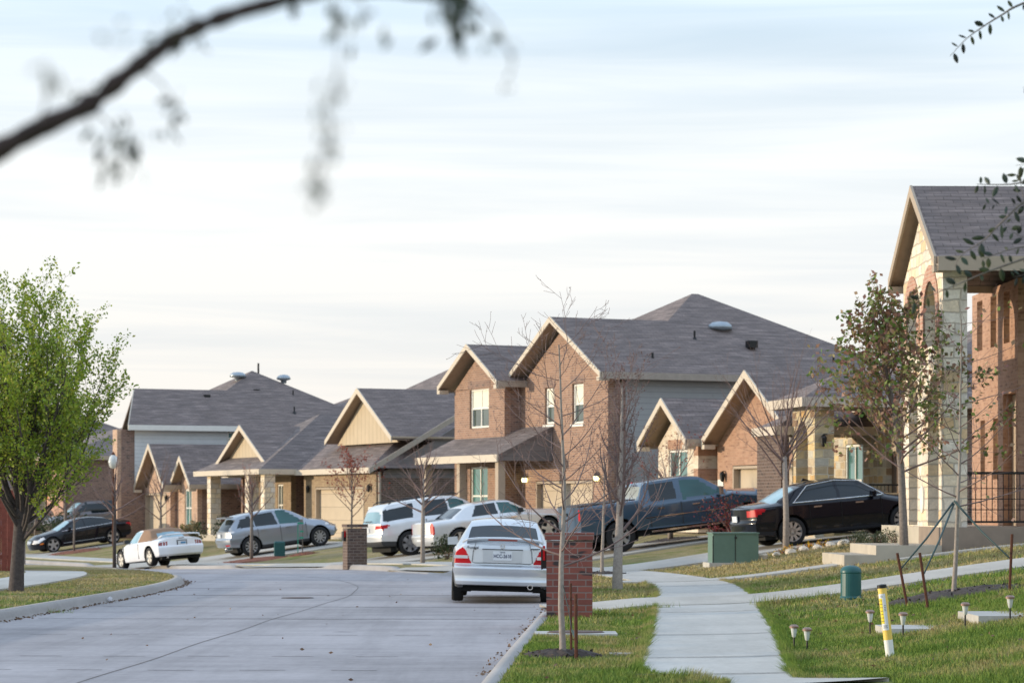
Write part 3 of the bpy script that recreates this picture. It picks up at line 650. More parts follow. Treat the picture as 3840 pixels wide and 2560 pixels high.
wall(E_, 'stone_gold', 'f', 2.3, 0, 5.6, z0, ze, [(.35,1.2,z0,2.95),(2.9,4.25,z0+.5,3.25)]); window(E_, 'f', 2.3, 2.92, 4.23, z0+.5, 3.23, .06, 1, 0, 'pane_teal')
MB().box(2.44, 2.5, .37, 1.18, z0, 2.93).build('front_door', 'door_brown', E_)
wall(E_, 'brick_brown_shade', 's', 0, 2.52, 12, z0, ze); wall(E_, 'brick_dark', 'f', -.3, 1.75, 3.75, z0, 3.5); shell(E_, 2.3, 12, 0, 9, z0, ze, 'brick_brown_shade')
hip_roof(E_, -.45, 4.5, -.45, 2.2, ze+.14, .5, fmat='trim_cream', fh=.21); hip_roof(E_, -.40, 6, 1.76, 3.75, 3.62, .52, fmat='trim_cream', fh=.2); hip_roof(E_, 1.9, 12.4, -.43, 9.4, ze+.12, .5, fmat='trim_cream', fh=.21)
rl = MB(); rl.tube([(.5,.08,2.15),(2.3,.08,2.15)], [.022]*2, 6); rl.tube([(.5,.08,z0+.12),(2.3,.08,z0+.12)], [.018]*2, 6)
for k in range(17): rl.tube([(.55+.1*k,.08,z0+.12),(.55+.1*k,.08,2.15)], [.009]*2, 4)
rl.build('railing', 'black_metal', E_)
lantern(E_, .3, -.08, 3.2)

# ---- N: nearest house at the right edge, two-storey stone portico
N = empty('portico_house', (8.13, 48.3, 0), math.radians(1.5), 'tall brick house with cream stone portico and arched openings at the right edge', 'house', 'houses along the street')
z0 = 1.22; ze = 6.12
ops = [(.62, 1.92, 4.7, 5.22), (2.6, 3.75, 4.7, 5.28), (.42, 1.5, z0+.02, 3.5), (2.6, 3.55, z0+.02, 3.55)]
arch_wall(N, 'stone_cream', 0, 0, 4.15, z0, ze, ops, .46)
tri_wall(N, 'stone_cream', 'f', 0, 0, 4.15, ze, ze+2.075*.655, .3)
arch_trim(N, 'brick_pink', 0, .62, 1.92, 5.22, .27, .025, .5); arch_trim(N, 'brick_pink', 0, 2.6, 3.75, 5.28, .25, .025, .45)
wall(N, 'brick_rust', 'f', 1.92, 2.2, 6.6, z0, ze, [(5.55,6.1,4.9,5.95),(4.2,4.75,4.9,5.95),(2.95,3.5,4.9,5.95),(5.3,5.75,z0+.95,3.42),(4.05,4.5,z0+.95,3.42),(2.4,3.55,z0,3.88)], .28)
for s in ((5.57,6.08,4.92,5.93),(4.22,4.73,4.92,5.93),(2.97,3.48,4.92,5.93),(5.32,5.73,z0+.95,3.4),(4.07,4.48,z0+.95,3.4)): window(N, 'f', 1.92, *s, .20, 0, .4, 'pane', 'trim_white')
MB().box(2.1, 2.16, 2.42, 3.53, z0, 3.86).build('front_door', 'trim_tan', N)
wall(N, 'brick_brown_shade', 's', 2.2, 2.2, 14, z0, ze); shell(N, 1.92, 14, 2.3, 6.8, z0, ze, 'brick_rust')  # near side of the rust brick, coloured browner to carry its shade
gable_roof(N, -.2, 16, -.42, 4.57, ze+.15, .655, fmat='trim_tan', fh=.26, rh=.18, rake='trim_tan')
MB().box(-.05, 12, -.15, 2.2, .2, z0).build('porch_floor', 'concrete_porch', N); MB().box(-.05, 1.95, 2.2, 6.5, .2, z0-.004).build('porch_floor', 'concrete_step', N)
rl = MB(); rl.tube([(.46,.02,2.24),(3.2,.02,2.24)], [.025]*2, 6); rl.tube([(.46,.02,z0+.1),(3.2,.02,z0+.1)], [.02]*2, 6)
for k in range(26): rl.tube([(.52+.105*k,.02,z0+.1),(.52+.105*k,.02,2.24)], [.009]*2, 4)
for zz in (1.55,1.75,1.95): rl.tube([(.46,.02,zz),(3.2,.02,zz)], [.008]*2, 4)
rl.build('railing', 'black_metal', N)
stp = MB(); stp.box(-1.3, -.06, -.2, 2.9, .2, .88); stp.box(-1.9, -1.3, -.2, 2.6, .2, .70); stp.build('porch_steps', 'concrete_step', N)
pq = MB().prism([(-.03, 2.02+.17*math.cos(t), 1.75+.27*math.sin(t)) for t in [PI*i/10 for i in range(20)]], (.028,0,0)).build('wall_plaque', 'plaque', N)

# ---- F: brick house far off behind the green tree
F_ = empty('far_brick_house', (-24.2, 138, 0), math.radians(25), 'brick house far off at the left with two lit garage lanterns, behind the green tree', 'house', 'houses along the street')
z0 = .1; ze = 4.2
wall(F_, 'brick_brown_shade', 's', 0, .22, 16, z0, ze, [(5.6,7.6,1.0,3.4)]); window(F_, 's', 0, 5.62, 7.58, 1.02, 3.38, .08, 2, .5)
wall(F_, 'brick_pink', 'f', 0, 0, 14, z0, ze, [(3.6,5.6,z0,2.3),(8,9.6,1,2.6)]); garage(F_, 0, 3.62, 5.58, z0, 2.28); window(F_, 'f', 0, 8.02, 9.58, 1.02, 2.58, .08, 1, 0)
hip_roof(F_, -.4, 16.4, -.4, 14.4, ze+.15, .30, fmat='trim_tan'); shell(F_, 0, 16, 0, 14, z0, ze, 'brick_brown_shade')
hip_roof(F_, -3.5, 3, 5.5, 14.4, 2.6, .5, fmat='trim_tan', dz=.01); wall(F_, 'brick_brown_shade', 's', 6, -3, 0, z0, 2.6); wall(F_, 'brick_brown_shade', 'f', -3, 6, 14, z0, 2.6)
lantern(F_, 0, 3.3, 2.1, 'lamp_flame'); lantern(F_, 0, 5.9, 2.1, 'lamp_flame')
G_ = empty('far_brick_house', (-33.5, 158, 0), math.radians(25), 'grey roofed brick house at the far left, beyond the lit garage lanterns', 'house', 'houses along the street')
wall(G_, 'brick_brown_shade', 's', 0, .22, 14, .1, 4.8, [(2,3.4,1.1,2.8)]); window(G_, 's', 0, 2.02, 3.38, 1.12, 2.78, .08, 1, .5); wall(G_, 'brick_pink', 'f', 0, 0, 12, .1, 4.8)
hip_roof(G_, -.4, 14.4, -.4, 12.4, 4.95, .45, fmat='trim_tan'); shell(G_, 0, 14, 0, 12, .1, 4.8, 'brick_brown_shade')
# red timber fence on the left lawn
fx, fy = -11.35, 59.0
fo = empty('board_fence', (fx, fy, 0), math.radians(14), 'tall reddish brown timber board fence at the left edge, beyond the big green tree', 'fence')
pm = MB()
for k in range(46): pm.box(-.14*k-.135, -.14*k, 0, .02, .12, 1.98+.012*math.sin(k*7))
pm.build('fence_boards', 'fence_red', fo)
pm = MB(); pm.box(-6.4, 0, .02, .06, .4, .5); pm.box(-6.4, 0, .02, .06, 1.5, 1.6); pm.build('fence_rail', 'fence_red', fo)
pm = MB()
for k in range(46): pm.box(-.02, 0, .03+.14*k, .165+.14*k, .12, 1.98+.012*math.cos(k*5))
pm.build('fence_boards', 'fence_red', fo)
# ------------------------------------------------------------------ vehicles
# car frame: x forward from the rear bumper, y to the left, z up
def smooth_pts(pts, n):
    """Catmull-Rom through pts (list of tuples), n samples"""
    P = [pts[0]]+list(pts)+[pts[-1]]; k = len(pts)-1; out = []
    for i in range(n):
        u = i/(n-1)*k; j = min(int(u), k-1); t = u-j; a, b, c, d = P[j], P[j+1], P[j+2], P[j+3]
        out.append(tuple(.5*(2*b[q]+(c[q]-a[q])*t+(2*a[q]-5*b[q]+4*c[q]-d[q])*t*t+(-a[q]+3*b[q]-3*c[q]+d[q])*t**3) for q in range(len(b))))
    return out
def inpoly(x, y, poly):
    c = False; j = len(poly)-1
    for i in range(len(poly)):
        xi, yi = poly[i]; xj, yj = poly[j]
        if (yi > y) != (yj > y) and x < (xj-xi)*(y-yi)/(yj-yi)+xi: c = not c
        j = i
    return c
def make_wheel(parent, x, y, r, w, side, spokes, rim_mat='rim', rr=.68, name='wheel', sw=.075, hubr=.3):
    m = MB(); s = side
    prof = [(r*rr, -w/2+.01), (r*.93, -w/2), (r*.985, -w/2+.02), (r, -w/2+.05), (r, w/2-.05), (r*.985, w/2-.02), (r*.93, w/2), (r*rr, w/2-.01)]
    m.lathe(prof, 32, (0, 0, 0), 'y')
    m.lathe([(.001, s*(w/2-.09)), (r*rr+.01, s*(w/2-.09))], 24, (0, 0, 0), 'y')
    o = m.build(name, 'rubber', parent, smooth=True); o.location = (x, y, r)
    q = MB(); R_ = r*rr; yo = s*(w/2-.015)
    q.lathe([(R_*1.0, yo-s*.06), (R_*1.03, yo), (R_*.96, yo), (R_*.90, yo-s*.03), (R_*.88, yo-s*.08)], 32, (0, 0, 0), 'y')
    q.lathe([(.001, yo-s*.005), (R_*hubr*.6, yo-s*.008), (R_*hubr, yo-s*.04)], 20, (0, 0, 0), 'y')
    for k in range(spokes):
        t = 2*PI*k/spokes+.3; c, sn = math.cos(t), math.sin(t); pts = []
        for rad, hw in ((R_*.15, sw*.8), (R_*.55, sw*.42), (R_*.93, sw*.62)):
            for e in (-1, 1): pts.append((rad*c-e*hw*sn, rad*sn+e*hw*c))
        poly = [(pts[0]), (pts[2]), (pts[4]), (pts[5]), (pts[3]), (pts[1])]
        q.prism([(a, yo-s*.008, b) for a, b in poly], (0, -s*.035, 0))
    q.build('rim', rim_mat, o); return o
def car(name, label, cat, sp, pos, psi, group, roll=0):
    L, W, Hh = sp['L'], sp['W'], sp['H']; top = lin(sp['top']); belt = lin(sp['belt']); zb = lin(sp.get('bottom', [(0, .22), (L, .22)]))
    top_s = lambda x: (top(x-.06)+top(x-.03)+top(x)+top(x+.03)+top(x+.06))/5
    rear = lin(sp['rear']); front = lin(sp['front']); cr, cf = sp.get('cr', .22), sp.get('cf', .35); wf = lin(sp.get('wf', [(0, .93), (L*.2, 1), (L*.75, 1), (L, .9)]))
    th = sp.get('tumble', .25); nx = sp.get('nx', int(L/.03)); n1, n2, n3 = sp.get('n', (26, 9, 10)); pw = sp.get('pw', 3.0)
    gmax = Hh-belt(L*.45)
    wls = sp['wheels']; r = sp['r']; ra = sp.get('ra', r+.055)
    nrm_ = lambda y: min(1, abs(y)/(W/2))
    def warp(s, y, z):
        xr = rear(min(z, sp['top'][0][1]))+cr*nrm_(y)**pw; xf = front(min(z, sp['top'][-1][1]))-cf*nrm_(y)**pw
        return xr+s*(xf-xr)
    rings = []
    for i in range(nx+1):
        s = i/nx; x = s*L
        ht = top_s(min(max(x, .02), L-.02)); hb = min(belt(x), ht-.012); g = ht-hb; w = W/2*wf(x); b = zb(x)
        lo = [(w-.16, b), (w-.05, b+.012), (w-.022, b+.09), (w-.004, b+.42*(hb-b)), (w-.002, b+.62*(hb-b)), (w-.018, hb-.06), (w-.055, hb)]
        half = smooth_pts(lo, n1)
        wsh = w-.055; k = min(1, max(0, g/gmax))
        wr = wsh-(th+.02)*k-.035*(1-k)-(.03 if k > .3 else .03*k/.3); hr = ht-min(.045, g*.55) if k > .25 else ht-g*.6
        gl = [(wsh+(wr-wsh)*t/n2+.012*math.sin(PI*t/n2)*k, hb+(hr-hb)*t/n2) for t in range(1, n2+1)]
        tp = []
        for t in range(1, n3+1):
            u = t/n3; yy = wr*math.cos(u*PI/2) if False else wr*(1-u**1.25); q = max(0, yy/wr) if wr > 0 else 0
            tp.append((yy, ht-(ht-hr)*q**2.4))
        half = half+gl+tp
        rings.append([(warp(s, yy, zz), yy, zz) for yy, zz in half])
    nt = len(rings[0]); verts = []; 
    full = []
    for rg in rings:
        row = [(x, y, z) for x, y, z in rg]+[(x, -y, z) for x, y, z in rg[-2::-1]]
        full.append(row)
    nf = len(full[0])
    # snap to wheel arches
    for i, row in enumerate(full):
        for j, (x, y, z) in enumerate(row):
            if abs(y) > W/2-.30 and z < ra+r+.1:
                for wx in wls:
                    d = math.hypot(x-wx, z-r)
                    if abs(d-ra) < .022 and d > 0:
                        row[j] = (wx+(x-wx)*ra/d, y, r+(z-r)*ra/d); break
    regs = sp['regions']
    parts = {}
    def put(key, quad):
        parts.setdefault(key, []).append(quad)
    for i in range(nx):
        for j in range(nf-1):
            q = [full[i][j], full[i+1][j], full[i+1][j+1], full[i][j+1]]
            cx = sum(p[0] for p in q)/4; cyy = sum(p[1] for p in q)/4; cz = sum(p[2] for p in q)/4
            jj = j if j < nt-1 else nf-2-j
            zone = 'lower' if jj < n1-1 else ('side' if jj < n1-1+n2 else 'top')
            if zone == 'lower' and any(math.hypot(cx-wx, cz-r) < ra for wx in wls): continue
            key = ('body', sp['paint'], 0)
            for (vw, pn, mt, poly) in regs:
                side = 1 if cyy > 0 else -1
                if vw == 'side' and zone in ('lower', 'side') and inpoly(cx, cz, poly): key = (pn, mt, side); break
                if vw == 'glass' and zone == 'side' and inpoly(cx, cz, poly): key = (pn, mt, side); break
                if vw == 'top' and zone == 'top' and inpoly(cx, abs(cyy), poly): key = (pn, mt, 0); break
                if vw == 'wraptop' and zone != 'lower' and inpoly(cx, cz, poly): key = (pn, mt, 0); break
                if vw == 'low' and inpoly(cx, cz, poly): key = (pn, mt, 0); break
            put(key, q)
    # rear and front caps
    nl = sp.get('nl', 40)
    for end in (0, 1):
        rg = rings[0 if end == 0 else nx]; g_ = []
        for (x, y, z) in rg:
            row = []
            for l in range(nl+1):
                yy = y*(1-2*l/nl); row.append((warp(end, yy, z), yy, z))
            g_.append(row)
        for a in range(nt-1):
            for l in range(nl):
                q = [g_[a][l], g_[a+1][l], g_[a+1][l+1], g_[a][l+1]]
                if end: q = q[::-1]
                cyy = sum(p[1] for p in q)/4; cz = sum(p[2] for p in q)/4; key = ('body', sp['paint'], 0)
                for (vw, pn, mt, poly) in regs:
                    if vw == ('rear' if end == 0 else 'front') and inpoly(abs(cyy), cz, poly): key = (pn, mt, (1 if cyy > 0 else -1) if min(p[0] for p in poly) > .05 else 0); break
                    if vw == 'low' and inpoly(.05 if end == 0 else L-.05, cz, poly): key = (pn, mt, 0); break
                put(key, q)
    root = empty(name, pos, psi, label, cat, group)
    hh = .5*(min(wls)+max(wls)); off = Matrix.Translation((-hh, 0, 0))
    body = None
    for (pn, mt, sd), quads in sorted(parts.items(), key=lambda t: t[0][0] != 'body'):
        vm = {}; vs = []; fs = []
        for q in quads:
            ids = []
            for p in q:
                k = (round(p[0], 4), round(p[1], 4), round(p[2], 4))
                if k not in vm: vm[k] = len(vs); vs.append(p)
                if not ids or vm[k] != ids[-1]: ids.append(vm[k])
            if ids[0] == ids[-1]: ids.pop()
            if len(set(ids)) == len(ids) and len(ids) > 2: fs.append(tuple(ids))
        m = MB(); m.v = vs; m.f = fs; o = m.build(pn, mt, root, smooth=True, fix=False); me = o.data
        b2 = bmesh.new(); b2.from_mesh(me)
        if pn == 'body': bmesh.ops.recalc_face_normals(b2, faces=b2.faces)
        b2.to_mesh(me); b2.free()
        if pn == 'body':
            md = o.modifiers.new('e', 'EDGE_SPLIT'); md.split_angle = math.radians(38)
        o.location = (-hh, 0, 0)
        if pn == 'body': body = o
    # wheel wells, underside
    well = MB()
    for wx in wls:
        for s in (-1, 1):
            nn = 20; yo = s*(W/2-.035); yi = s*(W/2-.34)
            o_ = len(well.v)
            for k in range(nn+1):
                t = -0.35+(PI+.7)*k/nn
                for yy in (yo, yi): well.v.append((wx+(ra+.012)*math.cos(t), yy, r+(ra+.012)*math.sin(t)))
            for k in range(nn): well.f.append((o_+2*k, o_+2*k+1, o_+2*k+3, o_+2*k+2))
            well.v.append((wx, yi, r)); c = len(well.v)-1
            for k in range(nn): well.f.append((c, o_+2*k+1, o_+2*k+3))
    well.box(.45, L-.5, -W/2+.2, W/2-.2, .19+sp.get('lift', 0), .40+sp.get('lift', 0))
    for wx in wls: well.box(wx-.05, wx+.05, -W/2+.2, W/2-.2, r-.08, r+.02)
    o = well.build('chassis', 'under_dark', root, fix=False); o.location = (-hh, 0, 0)
    for wx in wls:
        for s in (-1, 1):
            ww = sp.get('tw', .21); o = make_wheel(root, wx-hh, s*(W/2-ww/2-.012), r, ww, s, sp['spokes'], sp.get('rimmat', 'rim'), sp.get('rr', .68), sw=sp.get('sw', .06), hubr=sp.get('hubr', .3))
    for bits in sp.get('bits', []):
        nm, mt, mb = bits; o = mb.build(nm, mt, root); o.location = (-hh, 0, 0)
    # sit on the ground: pitch and roll from the terrain
    if sp.get('terrain', True):
        cx0, cy0 = pos[0], pos[1]; wb = max(wls)-min(wls); f = Vector((math.cos(psi), math.sin(psi))); lf = Vector((-f.y, f.x)); hz = wb/2
        def g(a, b): q = Vector((cx0, cy0))+f*a+lf*b; return H(q.x, q.y)+sp.get('gz', .045)
        zf, zr_, zl, zrr = g(hz, 0), g(-hz, 0), (g(hz, .75)+g(-hz, .75))/2, (g(hz, -.75)+g(-hz, -.75))/2
        pitch = math.atan2(zf-zr_, wb); rl = math.atan2(zl-zrr, 1.5)+roll
        root.location = (cx0, cy0, (zf+zr_)/2)
        Mx = Matrix.Rotation(psi, 4, 'Z') @ Matrix.Rotation(-pitch, 4, 'Y') @ Matrix.Rotation(rl, 4, 'X')
        root.rotation_euler = Mx.to_euler()
    return root
def fr(x, y0, y1, z0, z1, t=.01):   # thin plate on the rear face
    return MB().box(x-t, x, y0, y1, z0, z1)
def mirror_bits(x, y, z, mat, sz=(.10, .19, .13)):
    out = []
    for s in (-1, 1):
        m = MB(); a = s*y; b = s*(y+sz[1]); m.prism([(x, a, z-.02), (x, b, z-.03), (x, b+s*.01, z+sz[2]-.03), (x, a+s*.03, z+sz[2]-.01)], (sz[0], 0, 0)); m.box(x+.02, x+.09, min(a, a-s*.08), max(a, a-s*.08), z-.01, z+.03)
        out.append(('mirror', mat, m))
    return out
def handle_bits(xs, y, z, mat='chrome', slope=0):
    out = []
    for x in xs:
        for s in (-1, 1): out.append(('door_handle', mat, MB().box(x-.10, x+.10, min(s*y, s*(y+.035)), max(s*y, s*(y+.035)), z-.016, z+.016)))
    return out
def seam_bits(xs, W, z0, z1, mat='plastic_dark'):
    out = []
    for s in (-1, 1):
        for x in xs: out.append(('door_seam', mat, MB().box(x-.006, x+.006, min(s*(W/2-.02), s*(W/2+.002)), max(s*(W/2-.02), s*(W/2+.002)), z0, z1)))
    return out
def text_obj(name, body, size, mat, parent, loc, rot, shear=0, extrude=.001, sx=1):
    cu = bpy.data.curves.new(name, 'FONT'); cu.body = body; cu.size = size; cu.align_x = 'CENTER'; cu.align_y = 'CENTER'; cu.extrude = extrude; cu.shear = shear; cu.offset = size*.022
    o = bpy.data.objects.new(name, cu); COL.objects.link(o)
    dg = bpy.context.evaluated_depsgraph_get(); me = bpy.data.meshes.new_from_object(o.evaluated_get(dg)); COL.objects.unlink(o); bpy.data.objects.remove(o)
    o = bpy.data.objects.new(name, me); COL.objects.link(o); me.materials.clear(); me.materials.append(M[mat]); o.parent = parent; o.location = loc; o.rotation_euler = rot; o.scale = (sx, 1, 1); return o
REAR_ROT = (PI/2, 0, -PI/2)     # text facing backwards (-x)
GRP = 'cars and trucks parked along the street'
# --- silver sedan seen from behind
sp = dict(L=4.42, W=1.705, H=1.41, wheels=(.90, 3.51), r=.30, tw=.19, spokes=7, paint='paint_silver', nx=150, n=(56, 12, 14), nl=120, cr=.14, cf=.4, pw=3.2, tumble=.20,
 top=[(0,.985),(.10,1.0),(.52,1.015),(1.12,1.35),(1.35,1.395),(2.1,1.41),(2.7,1.38),(3.25,1.02),(3.4,.98),(4.1,.84),(4.42,.70)],
 belt=[(0,.86),(.5,.90),(1.2,.93),(3.2,.93),(4.42,.66)], bottom=[(0,.30),(.5,.22),(3.9,.20),(4.42,.24)],
 rear=[(.28,.10),(.31,.05),(.36,.03),(.40,.045),(.46,.05),(.52,.02),(.58,.008),(.60,.02),(.635,.085),(.66,.09),(.90,.105),(.96,.12),(1.0,.16),(1.1,.4)],
 front=[(.2,4.32),(.45,4.42),(.7,4.36),(.9,4.1)],
 regions=[('rear','tail_light','light_red',[(.505,.655),(.545,.72),(.60,.86),(.66,.915),(.83,.87),(.86,.70),(.86,.655)]),('side','tail_light','light_red',[(0,.655),(.26,.66),(.30,.80),(.24,.89),(0,.90)]),
  ('top','rear_window','car_glass',[(.60,-.1),(.60,.60),(.66,.62),(1.11,.53),(1.11,-.1)]),('top','windshield','car_glass',[(2.72,-.1),(2.72,.55),(3.2,.64),(3.2,-.1)]),
  ('glass','side_window','car_glass',[(1.12,.955),(1.35,1.33),(2.55,1.335),(3.05,.955)]),('low','bumper_strip','paint_silver',[(9,9),(9,9.1),(9.1,9)])])
bits = [('spoiler','paint_silver',MB().tube([(.20,.66,1.0),(.135,.58,1.045),(.12,.40,1.065),(.11,0,1.075),(.12,-.40,1.065),(.135,-.58,1.045),(.20,-.66,1.0)],[.02,.024,.026,.026,.026,.024,.02],8)),
 ('brake_light','light_darkred',MB().box(.085,.115,-.24,.24,1.035,1.06)),
 ('plate_recess','plastic_dark',MB().box(.068,.092,-.335,.335,.885,.90)),
 ('plate_panel','paint_silver',MB().box(.070,.10,-.32,.32,.675,.887)),
 ('license_plate','plate_white',MB().box(.055,.064,-.155,.155,.715,.865)),
 ('exhaust','chrome',MB().lathe([(.034,.0),(.046,.0),(.048,.14),(.034,.14)],20,(0,0,0),'y')),
 ('muffler','under_dark',MB().box(.35,.9,-.7,.1,.20,.36))]
bits += mirror_bits(2.78,.80,.94,'paint_silver'); bits += handle_bits((1.75,2.65),.83,.78,'paint_silver'); bits += seam_bits((1.28,2.28),1.705,.3,.9)
sp['bits'] = bits; sp['terrain'] = False
sedan = car('silver_sedan','silver sedan seen squarely from behind beside the red brick mailbox','car',sp,(-.165,44.35,.005),math.radians(89.6),GRP)
sedan.rotation_euler = (math.radians(1.6), 0, math.radians(89.6))
for ch in sedan.children:
    if ch.name.startswith('exhaust'):
        ch.rotation_euler = (0,0,-PI/2); hh_ = (.90+3.51)/2; ch.location = (-hh_+.06,-.47,.285)
    if ch.name.startswith('license_plate'): plate = ch
text_obj('plate_number','HCC·2618'.replace('·','-'),.082,'text_navy',plate,(.0535,0,.782),REAR_ROT,sx=.80)
text_obj('plate_state','TEXAS',.030,'text_navy',plate,(.0535,0,.846),REAR_ROT)
hb_ = (.90+3.51)/2
text_obj('badge','Protegé',.062,'plastic_dark',sedan,(.092-hb_,.50,.915),REAR_ROT,shear=.35)
MB().box(.085,.10,-.62,-.46,.905,.921).build('badge','plastic_dark',sedan).location = (-hb_,0,0)
em = MB(); em.lathe([(.030,0),(.038,0),(.038,.008),(.030,.008)],24,(0,0,0),'y'); em.tube([(-.028,.004,.012),(-.01,.004,.004),(0,.004,-.006),(.01,.004,.004),(.028,.004,.012)],[.004]*5,5)
em = em.build('emblem','chrome',sedan); em.rotation_euler = (0,0,-PI/2); em.location = (.092-hb_,0,.945)
MB().tube([(.0,.44,1.0),(0,.485,.85),(0,.50,.68),(0,.46,.665),(0,-.46,.665),(0,-.50,.68),(0,-.485,.85),(0,-.44,1.0)],[.005]*8,5).build('lid_seam','plastic_dark',sedan).location = (.092-hb_,0,0)
for s in (-1,1): MB().box(.05,.10,min(s*.57,s*.80),max(s*.57,s*.80),.735,.785).build('reverse_lamp','light_clear',sedan).location = (-hb_,0,0)
# --- white convertible
sp = dict(L=4.60, W=1.82, H=1.33, wheels=(.97, 3.54), r=.325, ra=.40, tw=.235, spokes=5, sw=.11, rimmat='rim_cream', paint='paint_white', nl=70, cr=.22, cf=.5, pw=2.6, tumble=.24, nx=160,
 top=[(0,.93),(.1,.945),(.85,.985),(1.28,1.27),(1.6,1.32),(2.3,1.33),(2.62,1.27),(3.1,.93),(3.2,.90),(4.1,.78),(4.6,.62)],
 belt=[(0,.82),(.6,.86),(1.3,.865),(2.6,.855),(3.2,.84),(4.6,.55)], bottom=[(0,.30),(.45,.26),(.6,.2),(4,.2),(4.6,.22)],
 rear=[(.28,.16),(.36,.05),(.50,.02),(.60,.015),(.63,.02),(.645,.075),(.9,.11),(1,.2)], front=[(.2,4.5),(.45,4.6),(.62,4.55),(.8,4.3)],
 regions=[('rear','tail_light','light_darkred',[(.52,.68),(.52,.80),(.575,.805),(.585,.68)]),('rear','tail_light','light_darkred',[(.61,.68),(.60,.80),(.665,.80),(.675,.68)]),('rear','tail_light','light_darkred',[(.70,.68),(.69,.79),(.80,.77),(.82,.68)]),('side','tail_light','light_darkred',[(0,.68),(.24,.69),(.2,.77),(0,.79)]),
  ('top','rear_window','car_glass_blue',[(.88,-.1),(.88,.52),(1.2,.46),(1.2,-.1)]),('glass','side_window','car_glass_blue',[(2.0,.87),(2.02,1.25),(2.5,1.26),(3.0,.88)]),('top','windshield','car_glass',[(2.66,-.1),(2.66,.55),(3.1,.6),(3.1,-.1)]),
  ('wraptop','soft_top','soft_top',[(.80,.868),(.80,1.5),(2.60,1.5),(2.55,1.27),(1.98,1.27),(1.96,.868)])])
bits = [('spoiler','paint_white',MB().tube([(.30,.78,.94),(.16,.70,1.01),(.12,.5,1.035),(.09,0,1.045),(.12,-.5,1.035),(.16,-.70,1.01),(.30,-.78,.94)],[.022,.026,.028,.028,.028,.026,.022],8)),
 ('license_plate','plate_white',MB().box(.065,.075,-.155,.155,.655,.80)),('plate_recess','plastic_dark',MB().box(.075,.085,-.19,.19,.64,.83)),('trunk_lock','plastic_dark',MB().box(.09,.10,-.1,.1,.885,.905)),('muffler','under_dark',MB().box(.3,.8,-.7,.7,.2,.36))]
bits += mirror_bits(2.75,.84,.90,'plastic_dark',(.12,.17,.12)); bits += handle_bits((1.95,),.885,.70,'paint_white'); bits += seam_bits((1.85,3.2),1.82,.3,.82)
bits.append(('exhaust','chrome',MB().tube([(.12,.55,.26),(.4,.55,.26)],[.035,.035],10)))
sp['bits'] = bits
c = car('white_convertible','white convertible with brown soft top parked at the far kerb','car',sp,(-12.5,90.6,0),math.radians(121),GRP)
for ch in c.children:
    if ch.name.startswith('license_plate'): MB().box(.060,.066,-.13,.05,.70,.76).build('plate_picture','plate_blue',ch)
# --- grey crossover
sp = dict(L=4.68, W=1.87, H=1.645, wheels=(.96, 3.71), r=.365, ra=.43, tw=.235, spokes=10, sw=.05, rr=.66, paint='paint_greysilver', nl=60, cr=.20, cf=.45, pw=2.8, tumble=.27, nx=165,
 top=[(0,1.0),(.05,1.08),(.25,1.30),(.55,1.56),(.9,1.60),(1.9,1.645),(2.5,1.60),(2.9,1.46),(3.5,1.13),(3.65,1.09),(4.2,.98),(4.68,.72)],
 belt=[(0,.98),(.6,1.04),(2,.99),(3.5,.95),(4.68,.62)], bottom=[(0,.42),(.5,.30),(.8,.25),(4,.25),(4.68,.32)],
 rear=[(.35,.16),(.45,.05),(.60,.0),(.72,.0),(.76,.06),(1.0,.10),(1.2,.25),(1.4,.40)], front=[(.3,4.5),(.5,4.68),(.75,4.62),(.95,4.3)],
 regions=[('rear','tail_light','light_clear',[(.56,.86),(.60,1.0),(.93,1.0),(.93,.90)]),('side','tail_light','light_clear',[(0,.88),(.42,.98),(.30,1.03),(0,1.02)]),('rear','reflector','light_red',[(.55,.47),(.55,.53),(.8,.53),(.8,.47)]),
  ('top','rear_window','car_glass',[(.10,-.1),(.10,.66),(.50,.58),(.50,-.1)]),('top','windshield','car_glass_teal',[(2.85,-.1),(2.85,.6),(3.5,.7),(3.5,-.1)]),
  ('glass','side_window','car_glass',[(.50,1.10),(.72,1.40),(1.1,1.50),(1.18,1.10)]),('glass','side_window','car_glass',[(1.24,1.06),(1.2,1.52),(2.02,1.55),(2.12,1.03)]),('glass','side_window','car_glass_teal',[(2.20,1.03),(2.12,1.55),(2.5,1.53),(3.18,1.02)]),
  ('side','headlight','light_clear',[(4.0,.80),(4.15,.90),(4.6,.74),(4.55,.68)]),('low','lower_trim','plastic_dark',[(-.1,.2),(5,.2),(5,.36),(-.1,.40)])])
bits = mirror_bits(2.95,.86,1.02,'paint_greysilver')+handle_bits((1.5,2.5),.925,.90,'paint_greysilver')+seam_bits((1.28,2.18,3.2),1.87,.42,1.0)+[('license_plate','plate_white',MB().box(.045,.06,-.155,.155,.80,.94)),('spoiler','paint_greysilver',MB().box(.22,.50,-.58,.58,1.50,1.545)),('exhaust','chrome',MB().tube([(.02,-.6,.36),(.3,-.6,.36)],[.045,.045],10))]
sp['bits'] = bits
def placed(rear_wheel_xy, psi_deg, wb, W, side):   # centre from the contact point of one rear wheel
    p = math.radians(psi_deg); f = Vector((math.cos(p), math.sin(p))); l = Vector((-f.y, f.x)); q = Vector(rear_wheel_xy)+f*wb/2-l*side*(W/2-.1); return (q.x, q.y, 0)
car('grey_crossover','grey crossover nosed up the drive in front of the tan house garage','car',sp,placed((-9.73,95.8),25,2.75,1.87,-1),math.radians(25),GRP)
